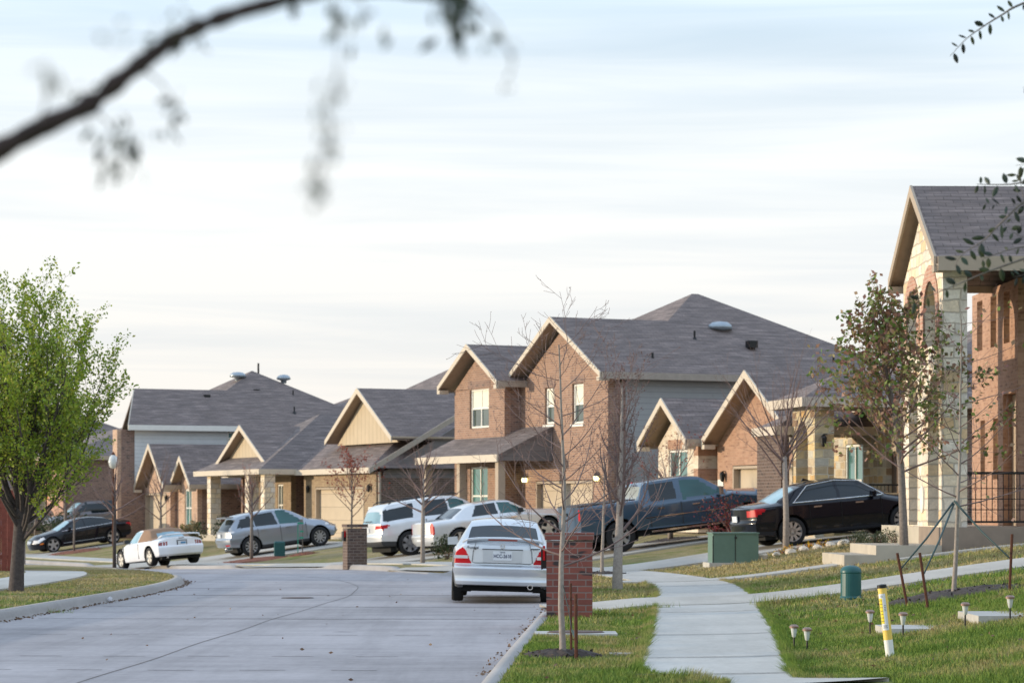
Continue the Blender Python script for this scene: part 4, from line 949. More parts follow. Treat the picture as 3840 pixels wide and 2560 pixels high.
# --- silver-white sport utility
sp = dict(L=5.10, W=2.0, H=1.775, wheels=(1.08, 4.10), r=.39, ra=.46, tw=.245, spokes=6, sw=.13, rr=.70, hubr=.35, paint='paint_silver2', nl=60, cr=.16, cf=.35, pw=3.2, tumble=.24, nx=170,
 top=[(0,1.12),(.08,1.2),(.30,1.62),(.45,1.70),(1.2,1.755),(2.4,1.775),(3.0,1.72),(3.4,1.52),(3.85,1.20),(4.0,1.16),(4.8,1.04),(5.1,.85)],
 belt=[(0,1.10),(1,1.13),(3.8,1.06),(5.1,.8)], bottom=[(0,.40),(.6,.32),(4.4,.30),(5.1,.34)],
 rear=[(.35,.12),(.50,.02),(.74,.0),(.80,.06),(1.1,.08),(1.2,.12),(1.65,.34),(1.8,.4)], front=[(.3,4.95),(.6,5.1),(1,5.02),(1.2,4.8)],
 regions=[('rear','tail_light','light_red',[(.58,.94),(.60,1.06),(1,1.08),(1,.93)]),('side','tail_light','light_red',[(0,.92),(.30,.93),(.50,1.06),(0,1.09)]),
  ('top','rear_window','car_glass_blue',[(.12,-.1),(.12,.76),(.33,.68),(.33,-.1)]),('top','windshield','car_glass',[(3.2,-.1),(3.2,.68),(3.85,.76),(3.85,-.1)]),
  ('glass','side_window','car_glass',[(.30,1.17),(.38,1.52),(1.42,1.63),(1.30,1.17)]),('glass','side_window','car_glass',[(1.62,1.16),(1.78,1.65),(2.55,1.66),(2.6,1.14)]),('glass','side_window','car_glass_teal',[(2.66,1.14),(2.62,1.66),(3.0,1.62),(3.62,1.12)]),
  ('low','lower_trim','plastic_dark',[(-.1,.2),(6,.2),(6,.42),(1.5,.45),(-.1,.56)])])
bits = mirror_bits(3.35,.93,1.12,'paint_silver2',(.12,.22,.17))+handle_bits((1.95,2.95),.985,.98,'paint_silver2')+seam_bits((1.72,2.62,3.6),2.0,.5,1.1)+[('license_plate','plate_white',MB().box(.04,.055,-.155,.155,.86,1.0)),('wiper','plastic_dark',MB().box(.1,.125,-.3,.35,1.20,1.225))]
for s in (-1,1): bits.append(('roof_rail','plastic_dark',MB().tube([(.62,s*.66,1.70),(.75,s*.655,1.765),(2.9,s*.65,1.80),(3.05,s*.655,1.735)],[.018]*4,6)))
sp['bits'] = bits
car('silver_suv','large silver sport utility vehicle parked in front of the dark side wall','car',sp,placed((-3.22,81.5),25,3.02,2.0,-1),math.radians(25),GRP)
# --- silver-white saloon beside it
sp = dict(L=5.0, W=1.88, H=1.485, wheels=(1.02, 4.07), r=.36, ra=.425, tw=.23, spokes=5, sw=.09, rr=.74, hubr=.3, paint='paint_silver2', nl=60, cr=.16, cf=.35, pw=3, tumble=.27, nx=165,
 top=[(0,1.03),(.1,1.05),(.75,1.075),(1.35,1.38),(1.75,1.46),(2.5,1.485),(2.95,1.44),(3.55,1.10),(3.7,1.07),(4.7,.98),(5.0,.85)],
 belt=[(0,.98),(.8,1.0),(3.5,.97),(5,.78)], bottom=[(0,.30),(.5,.22),(4.4,.22),(5,.26)],
 rear=[(.28,.14),(.42,.02),(.62,.0),(.66,.05),(1.0,.08),(1.05,.12)], front=[(.2,4.9),(.5,5.0),(.9,4.95),(1,4.8)],
 regions=[('rear','tail_light','light_red',[(.70,.66),(.70,.95),(.76,1.0),(.95,.98),(.95,.64)]),('side','tail_light','light_red',[(0,.64),(.20,.65),(.22,.88),(.14,.98),(0,.98)]),
  ('top','rear_window','car_glass',[(.78,-.1),(.78,.66),(1.34,.56),(1.34,-.1)]),('top','windshield','car_glass',[(2.98,-.1),(2.98,.58),(3.55,.66),(3.55,-.1)]),
  ('glass','side_window','car_glass',[(1.50,1.03),(1.78,1.36),(2.42,1.39),(2.42,1.01)]),('glass','side_window','car_glass_teal',[(2.50,1.01),(2.50,1.39),(2.85,1.37),(3.4,1.01)])])
bits = mirror_bits(3.1,.86,1.02,'plastic_dark')+handle_bits((1.95,2.9),.925,.88,'chrome')+seam_bits((1.55,2.46,3.4),1.88,.35,.95)+[('license_plate','plate_white',MB().box(.01,.03,-.155,.155,.46,.6))]
sp['bits'] = bits
car('silver_saloon','pale silver saloon parked beside the silver sport utility vehicle, nearer the camera','car',sp,placed((-1.58,79.1),25,3.05,1.88,-1),math.radians(25),GRP)
# --- black sedan on the right
sp = dict(L=4.93, W=1.85, H=1.475, wheels=(1.08, 3.88), r=.335, ra=.395, tw=.225, spokes=9, sw=.07, rr=.70, paint='paint_black', nl=60, cr=.24, cf=.45, pw=2.8, tumble=.27, nx=165,
 top=[(0,.98),(.1,1.03),(.65,1.07),(1.35,1.38),(1.9,1.465),(2.5,1.475),(3.0,1.40),(3.75,1.03),(3.9,1.0),(4.6,.88),(4.93,.70)],
 belt=[(0,.94),(.9,.98),(3.7,.93),(4.93,.64)], bottom=[(0,.32),(.5,.24),(4.2,.21),(4.93,.26)],
 rear=[(.28,.16),(.42,.03),(.62,.0),(.68,.04),(.95,.06),(1.0,.14)], front=[(.2,4.8),(.45,4.93),(.7,4.86),(.95,4.5)],
 regions=[('rear','tail_light','light_red',[(.56,.76),(.56,.90),(.9,.94),(.95,.76)]),('side','tail_light','light_red',[(0,.76),(.22,.76),(.50,.90),(.42,.94),(0,.94)]),
  ('top','rear_window','car_glass_blue',[(.68,-.1),(.68,.66),(1.34,.56),(1.34,-.1)]),('top','windshield','car_glass',[(3.02,-.1),(3.02,.58),(3.7,.66),(3.7,-.1)]),
  ('glass','side_window','car_glass',[(1.22,1.02),(1.62,1.33),(1.95,1.38),(2.30,1.39),(2.30,1.0)]),('glass','side_window','car_glass',[(2.38,1.0),(2.38,1.39),(2.75,1.36),(3.35,1.0)])])
def trim_line(pts, y, mat='chrome', r=.011):
    return [('window_trim', mat, MB().tube([(x, s*yy, z) for (x, yy, z) in pts], [r]*len(pts), 5)) for s in (-1, 1)]
bits = mirror_bits(3.1,.85,.98,'paint_black')+handle_bits((1.75,2.80),.91,.86,'chrome')+seam_bits((1.55,2.34,3.35),1.85,.35,.92,'under_dark')+[('license_plate','plate_white',MB().box(.0,.02,-.155,.155,.66,.80)),('antenna','paint_black',MB().prism([(1.75,-.015,1.46),(1.98,-.015,1.47),(1.80,-.015,1.53)],(0,.03,0)))]
bits += trim_line([(1.15,.885,.995),(2.3,.895,.985),(3.4,.885,.975)],0)+trim_line([(1.18,.885,1.0),(1.6,.72,1.36),(2.3,.69,1.425),(2.9,.71,1.36),(3.45,.86,.985)],0,'chrome',.009)
sp['bits'] = bits
car('black_sedan','black sedan with silver window trim beside the green utility box','car',sp,placed((6.55,59.72),15,2.8,1.85,-1),math.radians(15),GRP)
# --- black saloon at the left, nose down
sp = dict(L=4.93, W=1.87, H=1.41, wheels=(1.12, 3.98), r=.34, ra=.395, tw=.235, spokes=5, sw=.10, rr=.76, paint='paint_black', nl=60, cr=.26, cf=.45, pw=2.6, tumble=.30, nx=165,
 top=[(0,.95),(.1,.99),(.55,1.04),(1.3,1.28),(2.0,1.40),(2.5,1.41),(3.0,1.33),(3.7,.99),(3.85,.96),(4.6,.84),(4.93,.66)],
 belt=[(0,.88),(.9,.95),(2.4,.92),(3.6,.87),(4.93,.60)], bottom=[(0,.32),(.5,.22),(4.2,.2),(4.93,.2)],
 rear=[(.28,.16),(.42,.03),(.62,.0),(.9,.06),(1.0,.16)], front=[(.15,4.82),(.3,4.9),(.5,4.93),(.7,4.84),(.95,4.5)],
 regions=[('rear','tail_light','light_red',[(.56,.70),(.56,.82),(.9,.90),(.95,.72)]),('side','tail_light','light_red',[(0,.72),(.40,.84),(.44,.88),(0,.90)]),
  ('side','headlight','light_clear',[(4.30,.66),(4.34,.74),(4.75,.66),(4.9,.58),(4.86,.50),(4.6,.52)]),('front','headlight','light_clear',[(.5,.48),(.5,.64),(.9,.68),(.9,.5)]),('side','side_marker','light_amber',[(4.42,.44),(4.42,.50),(4.60,.48),(4.60,.42)]),
  ('front','grille','chrome',[(-.1,.46),(-.1,.62),(.36,.62),(.3,.46)]),
  ('top','rear_window','car_glass',[(.60,-.1),(.60,.64),(1.4,.5),(1.4,-.1)]),('top','windshield','car_glass_blue',[(3.02,-.1),(3.02,.56),(3.68,.66),(3.68,-.1)]),
  ('glass','side_window','car_glass',[(.95,.985),(1.45,1.22),(1.9,1.31),(2.35,1.33),(2.35,.95)]),('glass','side_window','car_glass',[(2.40,.95),(2.40,1.33),(2.75,1.29),(3.35,.92)])])
bits = mirror_bits(3.1,.86,.93,'paint_black')+handle_bits((1.7,2.75),.92,.80,'paint_black')+seam_bits((1.5,2.37,3.4),1.87,.33,.88,'under_dark')
bits += trim_line([(.9,.875,.98),(1.5,.89,.955),(2.4,.90,.94),(3.5,.88,.905)],0,'chrome',.012)+[('side_trim','chrome',MB().tube([(1.5,s*.925,.36),(3.5,s*.925,.36)],[.014]*2,5)) for s in (-1,1)]
sp['bits'] = bits
p = math.radians(205); f_ = Vector((math.cos(p), math.sin(p))); l_ = Vector((-f_.y, f_.x)); mid = Vector((-19.8,118.45))-l_*.82
car('black_saloon','black saloon parked nose down on the sloping drive at the left','car',sp,(mid.x,mid.y,0),p,GRP)
# --- blue crew-cab pickup
sp = dict(L=5.85, W=2.03, H=1.80, wheels=(1.17, 4.82), r=.41, ra=.48, tw=.26, spokes=6, sw=.11, rr=.62, paint='paint_blue', nl=60, cr=.10, cf=.3, pw=4, tumble=.22, nx=195, lift=.15,
 top=[(0,1.32),(1.72,1.33),(1.80,1.34),(1.98,1.73),(2.2,1.78),(3.2,1.80),(3.7,1.74),(4.35,1.36),(4.5,1.30),(5.5,1.22),(5.85,1.05)],
 belt=[(0,1.29),(1.75,1.30),(1.85,1.16),(4.3,1.16),(4.6,1.20),(5.85,.98)], bottom=[(0,.58),(.5,.52),(5.2,.46),(5.85,.46)],
 rear=[(.4,.10),(.50,.0),(.62,.0),(.66,.05),(1.4,.06)], front=[(.4,5.75),(.6,5.85),(1.1,5.8),(1.3,5.6)],
 regions=[('rear','tail_light','light_red',[(.86,.92),(.86,1.24),(1.1,1.24),(1.1,.92)]),('side','tail_light','light_red',[(0,.92),(.14,.92),(.14,1.24),(0,1.24)]),('rear','bumper','chrome',[(-.1,.4),(-.1,.64),(1.1,.64),(1.1,.4)]),
  ('top','rear_window','car_glass_pale',[(1.80,-.1),(1.80,.70),(1.97,.64),(1.97,-.1)]),('top','windshield','car_glass',[(3.72,-.1),(3.72,.66),(4.36,.74),(4.36,-.1)]),
  ('glass','side_window','car_glass',[(2.12,1.20),(2.12,1.66),(2.86,1.68),(2.86,1.20)]),('glass','side_window','car_glass_teal',[(3.02,1.19),(3.02,1.68),(3.55,1.66),(4.10,1.22)])])
bits = mirror_bits(3.98,.95,1.22,'chrome',(.12,.22,.20))+handle_bits((2.35,3.35),1.005,1.03,'chrome')+seam_bits((2.05,2.94,4.15),2.03,.55,1.14)
for s in (-1,1):
    bits.append(('running_board','chrome',MB().box(2.0,4.1,min(s*.98,s*1.10),max(s*.98,s*1.10),.42,.47))); bits.append(('side_moulding','chrome',MB().box(1.9,4.2,min(s*1.0,s*1.022),max(s*1.0,s*1.022),.80,.825)))
bits += [('license_plate','plate_white',MB().box(-.02,-.005,-.155,.155,.5,.62)),('bed_liner','plastic_dark',MB().box(.12,1.72,-.86,.86,1.28,1.338)),('tailgate_handle','plastic_dark',MB().box(.03,.05,-.12,.12,1.08,1.16)),('cab_light','light_red',MB().box(1.93,1.97,-.16,.16,1.74,1.77))]
sp['bits'] = bits
car('blue_pickup','dark blue crew cab pickup truck on the drive behind the bare saplings','pickup truck',sp,placed((2.87,67.1),17,3.65,2.03,-1),math.radians(17),GRP)
# --- three far vehicles
def far_spec(L, W, Hh, paintm, suv):
    if suv: top = [(0,1.1),(.25,1.55),(.5,1.68),(2.4,1.72),(2.9,1.62),(3.5,1.12),(4.3,1.0),(L,.8)]
    else: top = [(0,.98),(.6,1.03),(1.3,1.36),(2.0,1.43),(2.6,1.40),(3.4,1.0),(4.2,.88),(L,.7)]
    b = 1.05 if suv else .92
    return dict(L=L, W=W, H=Hh, wheels=(.95, 3.65), r=.36 if suv else .32, tw=.22, spokes=6, paint=paintm, nx=90, nl=24, n=(14,5,5), cr=.2, cf=.35, tumble=.26, top=top, belt=[(0,b),(3.4,b-.02),(L,b-.32)], bottom=[(0,.3),(L,.26)],
      rear=[(.3,.12),(.5,.0),(1.0,.06),(1.4,.3)], front=[(.3,L-.1),(.6,L),(1,L-.2)],
      regions=[('rear','tail_light','light_red',[(.55,b-.22),(.55,b-.06),(1,b-.06),(1,b-.22)]),('side','tail_light','light_red',[(0,b-.22),(.3,b-.2),(.3,b-.06),(0,b-.06)]),
       ('glass','side_window','car_glass',[(.7 if suv else 1.25,b+.05),(.8 if suv else 1.6,Hh-.13),(2.55,Hh-.12),(3.15,b+.05)]),('top','windshield','car_glass_blue',[(2.75,-.1),(2.75,.6),(3.4,.65),(3.4,-.1)]),('top','rear_window','car_glass',[(.1 if suv else .62,-.1),(.1 if suv else .62,.6),(.45 if suv else 1.28,.55),(.45 if suv else 1.28,-.1)])],
      bits=mirror_bits(2.95,W/2-.1,b,'plastic_dark'))
car('dark_suv','dark far off sport utility vehicle behind the black saloon','car',far_spec(4.7,1.85,1.72,'paint_darkgrey',True),(-22.6,136.5,0),math.radians(205),GRP)
car('blue_grey_suv','pale blue grey vehicle partly seen behind the dark far off one','car',far_spec(4.7,1.85,1.72,'paint_lightblue',True),(-22.8,143.5,0),math.radians(200),GRP)
car('grey_sedan','dull grey sedan with red tail light, beyond the big tree trunk','car',far_spec(4.6,1.8,1.43,'paint_darkgrey',False),(-26.8,140.5,0),math.radians(188),GRP)
# ------------------------------------------------------------------ trees and plants
def rot_about(v, axis, ang): return Quaternion(axis, ang) @ v
class Tree:
    def __init__(s, seed, gnarl=.12, up=.15):
        s.r = random.Random(seed); s.trunk = MB(); s.limb = MB(); s.tips = []; s.gn = gnarl; s.up = up
    def branch(s, p, d, L, r0, r1, lvl, spec, target=None):
        """grow one tapered branch then its children; spec[lvl] = (count, angle_deg, len_ratio, start, n_seg, sides)"""
        R_ = s.r; n = spec[lvl][4]; sides = spec[lvl][5]; pts = [Vector(p)]; rads = [r0]; dirs = [Vector(d)]
        d = Vector(d).normalized(); g = s.gn*(1 if lvl else .3)
        for i in range(n):
            d = (d+Vector((R_.gauss(0, g), R_.gauss(0, g), R_.gauss(0, g)*.6+s.up*(1 if lvl else 0)*spec[lvl][6] if len(spec[lvl]) > 6 else s.up*.5*(lvl > 0)))).normalized()
            pts.append(pts[-1]+d*L/n); rads.append(r0+(r1-r0)*((i+1)/n)**.8); dirs.append(d.copy())
        (s.trunk if lvl == 0 else s.limb).tube(pts, rads, sides, cap=False)
        s.tips.append((lvl, pts, dirs))
        if lvl+1 < len(spec):
            cnt, ang, lr, st = spec[lvl+1][:4]
            for k in range(cnt):
                u = st+(1-st)*(k+R_.random()*.8)/cnt; u = min(u, .985); j = u*n; i = min(int(j), n-1); q = pts[i].lerp(pts[i+1], j-i); dd = dirs[i+1]
                ax = dd.cross(Vector((0, 0, 1)) if abs(dd.z) < .9 else Vector((1, 0, 0))).normalized(); a = math.radians(ang*(.75+.5*R_.random()))
                nd = rot_about(rot_about(dd, ax, a), dd, R_.random()*2*PI if lvl else (k*2.4+R_.random()*.6))
                rr = rads[min(i+1, n)]*(.62 if lvl else .48); ll = L*lr*(1-.45*u if lvl == 0 else 1-.3*u)*(.75+.5*R_.random())
                s.branch(q, nd, ll, max(rr, r1*.6, .002), max(rr*.3, .0016), lvl+1, spec)
    def build(s, name, loc, label, bark, limbmat=None, leaf=None, leafspec=None, group=None, cat='tree', mulch=None, minlvl=1):
        x, y = loc; z = loc[2] if len(loc) > 2 else H(x, y); root = empty(name, (x, y, z-.03), 0, label, cat, group)
        t = s.trunk.build('trunk', bark, root, smooth=True, fix=False); 
        if s.limb.v: s.limb.build('branches', limbmat or bark, root, smooth=True, fix=False)
        if leaf:
            per, size, spread = leafspec[:3]; ml = leafspec[3] if len(leafspec) > 3 else 2; frm = leafspec[4] if len(leafspec) > 4 else 0
            v = []; f = []; R_ = s.r
            for lvl, pts, dirs in s.tips:
                if lvl < ml: continue
                for k in range(per):
                    u = (frm+(1-frm)*R_.random())*(len(pts)-1); i = min(int(u), len(pts)-2); c = pts[i].lerp(pts[i+1], u-i)+Vector((R_.gauss(0, spread), R_.gauss(0, spread), R_.gauss(0, spread)))
                    leaf_quad(v, f, c, R_, size)
            m = MB(); m.v = v; m.f = f; m.build('crown', leaf, root, fix=False)
        if mulch: mulch_ring(root, mulch[0], mulch[1], x, y, z)
        return root
def leaf_quad(v, f, c, R_, size, drop=.0, d=None, wr=.33):
    a = Vector((R_.gauss(0, 1), R_.gauss(0, 1), R_.gauss(0, 1)-drop)) if d is None else Vector(d)
    a.normalize(); b = a.cross(Vector((R_.gauss(0, 1), R_.gauss(0, 1), R_.gauss(0, 1)))).normalized(); L = size*(.7+.6*R_.random()); w = L*wr; o = len(v)
    v += [tuple(c), tuple(c+a*L*.5+b*w), tuple(c+a*L), tuple(c+a*L*.5-b*w)]; f.append((o, o+1, o+2, o+3))
def mulch_ring(root, rad, mat, x, y, z):
    R_ = random.Random(int(x*100+y)); v = []; f = []; n = 26
    v.append((0, 0, .10)); 
    for ring, (q, h) in enumerate(((.4, .085), (.75, .05), (1.0, .0))):
        for k in range(n):
            t = 2*PI*k/n; rr = rad*q*(1+R_.gauss(0, .08)); px, py = rr*math.cos(t), rr*math.sin(t)*.9
            v.append((px, py, H(x+px, y+py)-z+h+R_.uniform(0, .02)+.02))
    for k in range(n): f.append((0, 1+k, 1+(k+1) % n))
    for ring in range(2):
        for k in range(n): f.append((1+ring*n+k, 1+(ring+1)*n+k, 1+(ring+1)*n+(k+1) % n, 1+ring*n+(k+1) % n))
    for k in range(int(260*rad)):
        t = R_.random()*2*PI; rr = rad*math.sqrt(R_.random()); c = Vector((rr*math.cos(t), rr*math.sin(t), H(x+rr*math.cos(t), y+rr*math.sin(t))-z+.05+.07*(1-rr/rad))); leaf_quad(v, f, c, R_, .045)
    m = MB(); m.v = v; m.f = f; m.build('mulch', mat, root, fix=False)
GT = 'young street trees'
# big leafy pear tree on the left lawn: several steep limbs from a low fork
T = Tree(11, .07, .105); R_ = T.r
T.trunk.tube([(0,0,-.1),(.0,0,.05),(.02,0,.5),(.05,0,1.0),(.10,0,1.45)], [.17,.135,.115,.105,.12], 14)
for k in range(27):
    az = k*2.399+.3; tilt = math.radians(6+60*((k*8) % 27)/26); d = Vector((math.sin(tilt)*math.cos(az), math.sin(tilt)*math.sin(az), math.cos(tilt)))
    Ln = float(np.interp(math.degrees(tilt), (6,15,26,40,66), (3.55,3.65,3.6,3.3,2.75)))*(.90+.12*R_.random()); p0 = Vector((.10, 0, 1.15+.5*R_.random()-.3*math.sin(tilt)))
    T.branch(p0, d, Ln, .050-.018*math.sin(tilt), .006, 1, [None, (0,0,0,0,9,7,1.1), (15,30,.33,.22,5,4,.8), (6,38,.42,.2,3,3,.7)])
T.build('pear_tree', (-8.54, 44.1), 'large dense green leafed tree with dark trunk on the left lawn', 'bark_dark', 'bark_dark', 'leaf_pear', (14, .058, .034, 2, .15), None)
# oak whose limb hangs across the top of the picture, trunk just outside at the left
v = Vector
def px3(x, y, D): return Vector(((x-1920)/9600*D, D, 1.6-(y-1900)/9600*D))
def arm(pts): return [px3(*p) for p in pts]
ok = empty('oak_tree', (-1.75, 3.0, 0), 0, 'dark out of focus tree limb arching over the upper left, hung with small leaves', 'tree')
ob = Vector((-1.75, 3.0, 0))
main = arm([(-1400,1150,3.0),(-700,860,3.0),(-250,690,3.0),(0,560,3.0),(170,470,3.0),(330,395,3.0),(450,300,3.0),(560,215,3.0),(650,150,3.0),(760,95,3.0),(900,45,3.0),(1040,8,3.0),(1250,-40,3.0),(1500,-34,3.0),(1640,-16,3.0),(1760,0,3.05)])
main = smooth_pts([tuple(p) for p in main], 60)
rad = [.0150*(1-.58*i/59)*(1+.13*math.sin(i*1.7)+.12*math.sin(i*4.1+1)+.07*math.sin(i*2.9)) for i in range(60)]
T = Tree(52, .09, .10); R_ = T.r; LVY = []; LFY = []
for k in range(18):
    az = k*2.4; tl = math.radians(25+35*((k*5) % 18)/17); T.branch((-1.71,3,2.35+.9*k/18), (math.sin(tl)*math.cos(az), math.sin(tl)*math.sin(az), math.cos(tl)), 1.1, .022, .004, 1, [None, (0,0,0,0,5,5,.4), (6,36,.42,.2,4,3,.4)])
for lvl, pts, dirs in T.tips:
    for q_ in range(9): leaf_quad(LVY, LFY, pts[1+q_ % (len(pts)-1)]+Vector((R_.gauss(0,.05), R_.gauss(0,.05), R_.gauss(0,.05))), R_, .05)
T.limb.build('branches', 'bark_limb', ok, smooth=True, fix=False).location = -ob
m = MB(); m.v = LVY; m.f = LFY; m.build('leaves', 'leaf_oak', ok, fix=False).location = -ob
MB().tube([(-1.75,3,0),(-1.74,3,1.0),(-1.72,3,1.9),(-1.70,3,3.0)], [.13,.11,.09,.05], 12).build('trunk', 'bark_dark', ok, smooth=True, fix=False).location = -ob
lm = MB(); lm.tube([(-1.72,3,1.75)]+main, [.02]+rad, 8)
lr = random.Random(5); lv = []; lf = []
MAINP = [(330,400),(520,245),(280,430),(760,95),(1320,-20),(1250,-25),(150,475)]
def cluster(x, y, D, n, size, spread, sag=1.2, stem=None):
    c = px3(x, y, D)
    if stem: st_ = px3(*stem, 3.0 if stem in MAINP else D); lm.tube([st_, c.lerp(st_, .5)+Vector((.004, 0, .003)), c], [.0014, .0011, .0008], 4)
    for k in range(n):
        q = c+Vector((lr.gauss(0, spread), lr.gauss(0, spread), lr.gauss(0, spread*1.2))); leaf_quad(lv, lf, q, lr, size*.72, sag+.6, None, .2)
for (x, y, D, n, sz, spd, st) in [(450,530,3,22,.030,.011,(330,400)),(400,590,3,8,.026,.012,None),(445,640,3,9,.02,.008,None),(665,400,3,9,.028,.007,(520,245)),(640,470,3,5,.02,.006,None),(345,490,3,5,.02,.008,(280,430)),
   (700,60,2.6,8,.02,.012,(760,95)),(640,130,3,7,.022,.008,None),(560,180,3,7,.02,.008,None),(340,320,3,7,.018,.007,None),(300,350,3,6,.018,.006,None),(740,150,3,5,.016,.005,None),(1100,20,3,8,.03,.008,None),(1290,40,2.7,10,.028,.014,None),(1380,80,2.7,6,.022,.010,(1320,-20)),(1450,90,2.7,5,.02,.010,None),
   (1700,25,2.9,26,.034,.013,None),(1740,70,2.9,12,.036,.012,None),(1790,100,2.9,6,.03,.008,None),(1650,10,2.9,9,.03,.010,None),(1900,180,2.6,6,.02,.014,(1790,20)),(1920,260,2.6,5,.018,.012,(1900,180)),
   (1270,310,2.1,7,.018,.008,(1250,-25)),(1225,400,2.1,5,.018,.006,(1265,330)),(1235,480,2.1,5,.016,.006,None),(1215,560,2.1,7,.018,.007,(1225,430)),(1190,650,2.0,5,.018,.006,(1215,560)),(1185,730,2.0,6,.018,.006,(1195,640)),(1280,440,1.9,3,.018,.006,None),(480,130,2.0,3,.014,.004,None),(400,130,2.0,3,.014,.004,None),(170,240,1.9,3,.03,.004,(150,475))]:
    cluster(x, y, D, n, sz, spd, 1.2, st)
lm.build('branch', 'bark_limb', ok, smooth=True, fix=False).location = -ob
m = MB(); m.v = lv; m.f = lf; m.build('leaves', 'leaf_oak', ok, fix=False).location = -ob
# live oak just outside at the right: sharp twigs at the right edge
ok = empty('live_oak_tree', (3.9, 13.2, H(3.9, 13.2)), 0, 'sharp leafy twigs of a tree reaching in at the right edge, upper right corner', 'tree')
ob = Vector((3.9, 13.2, H(3.9, 13.2)))
T = Tree(51, .09, .08); R_ = T.r; LVX = []; LFX = []
for k in range(16):
    az = k*2.4; tl = math.radians(28+30*((k*5) % 16)/15); T.branch((3.88,13.2,1.9+2.4*k/16), (abs(math.sin(tl)*math.cos(az))*.9-.15, math.sin(tl)*math.sin(az), math.cos(tl)), .95, .02, .004, 1, [None, (0,0,0,0,5,5,.4), (6,36,.42,.2,4,3,.4)])
for lvl, pts, dirs in T.tips:
    for q_ in range(9): leaf_quad(LVX, LFX, pts[min(len(pts)-1, 1+q_ % (len(pts)-1))]+Vector((R_.gauss(0,.05), R_.gauss(0,.05), R_.gauss(0,.05))), R_, .055)
T.limb.build('branches', 'bark_grey', ok, smooth=True, fix=False).location = -ob
m = MB(); m.v = LVX; m.f = LFX; m.build('leaves', 'leaf_oak', ok, fix=False).location = -ob
MB().tube([(3.9,13.2,ob.z-.1),(3.9,13.2,1.5),(3.85,13.2,3.0),(3.75,13.2,4.6)], [.12,.10,.08,.03], 12).build('trunk', 'bark_grey', ok, smooth=True, fix=False).location = -ob
lm = MB(); lv = []; lf = []; lr = random.Random(21)
def twig(pts, r0, r1, leaves, size=.055, D=13.0, both=True, fan=.9):
    global lv
    P = [tuple(px3(x, y, D)) for x, y in pts]; P = smooth_pts(P, 6*len(pts)); n = len(P)
    lm.tube(P, [r0+(r1-r0)*i/(n-1) for i in range(n)], 5)
    for k in range(leaves):
        u = (k+.5)/leaves*(n-1)*.97; i = min(int(u), n-2); a, b = Vector(P[i]), Vector(P[i+1]); c = a.lerp(b, u-i); d = (b-a).normalized(); s = 1 if k % 2 else -1
        perp = Vector((-d.z, 0, d.x))*s; dd = perp*fan+d*.35+Vector((lr.gauss(0, .25), lr.gauss(0, .35), lr.gauss(0, .25)-.15)); L = size*(.65+.6*lr.random()); dd.normalize()
        bb = dd.cross(Vector((lr.gauss(0, .35), 1, lr.gauss(0, .35)))).normalized(); w = L*(.13+.14*lr.random()); o = len(lv); cup = Vector((0, w*.6, 0)); c0 = c+dd*L*.10
        for t, ww in ((0, .02), (.22, .75), (.5, 1), (.78, .72), (1, .02)):
            q = c0+dd*L*t; lv += [tuple(q+bb*w*ww+cup), tuple(q), tuple(q-bb*w*ww+cup)]
        for t in range(4): lf.append((o+3*t, o+3*t+1, o+3*t+4, o+3*t+3)); lf.append((o+3*t+1, o+3*t+2, o+3*t+5, o+3*t+4))
twig([(4756,-200),(4600,-260),(4200,-130),(3840,12),(3760,55),(3680,105),(3620,150),(3562,212)], .010, .0012, 26, .050)
twig([(4756,700),(4500,560),(4100,640),(3900,668),(3800,690),(3700,692),(3662,690)], .009, .0012, 20, .060)
twig([(4756,700),(4500,600),(4080,690),(3870,740),(3760,830),(3690,900),(3610,952),(3580,1000)], .009, .0014, 26, .062)
twig([(4756,1000),(4500,840),(4100,905),(3840,925),(3720,958),(3680,975)], .007, .0012, 18, .050)
twig([(4756,960),(4500,800),(4100,880),(3840,970),(3700,1020),(3600,1062),(3480,1110),(3415,1132)], .009, .0010, 22, .055)
twig([(3880,765),(3760,768),(3690,762)], .0016, .001, 8, .045); twig([(3850,820),(3830,700),(3815,650)], .002, .001, 8, .05)
twig([(4756,300),(4300,200),(3980,290),(3880,310),(3835,330)], .005, .001, 10, .040); twig([(4756,620),(4100,520),(3900,560),(3860,610),(3810,620)], .003, .001, 6, .06); twig([(3900,940),(3850,1020),(3800,1040)], .002, .001, 9, .05); twig([(3860,900),(3800,870),(3770,830)], .002, .001, 7, .05)
lm.build('branches', 'bark_grey', ok, smooth=True, fix=False).location = -ob
m = MB(); m.v = lv; m.f = lf; m.build('leaves', 'leaf_oak', ok, fix=False, smooth=True).location = -ob
# bare sapling in the foreground strip, with two rusty stakes
T = Tree(3, .10, .10)
T.branch((0,0,-.05), (-.015,0,1), 3.1, .037, .007, 0, [(0,0,0,0,16,10), (27,66,.42,.30,8,5,.9), (6,42,.48,.15,5,3,.8), (3,40,.5,.2,3,3,.6)])
sap = T.build('bare_sapling', (.49, 24.6), 'tall bare sapling with fine arching twigs standing nearest in the foreground grass strip', 'bark_pale', 'twig', 'leaf_bud', (1, .012, .002, 2), GT, mulch=(.42, 'mulch'))
def stake(x, y, h, lean, label, grp, r=.017):
    m = MB(); m.tube([(0,0,-.1),(lean*h,0,h)], [r,r], 6); s_ = m.build('tree_stake', 'rust', None, fix=False); s_.location = (x, y, H(x, y)); return tag(s_, label, 'stake', grp)
s1 = stake(.57, 24.55, .72, -.01, 'rusty metal stake beside the nearest sapling, the taller and thinner one', 'rusty tree stakes', .012)
s2 = stake(.60, 23.85, .64, -.01, 'rusty metal stake beside the nearest sapling, the shorter one in front', 'rusty tree stakes')
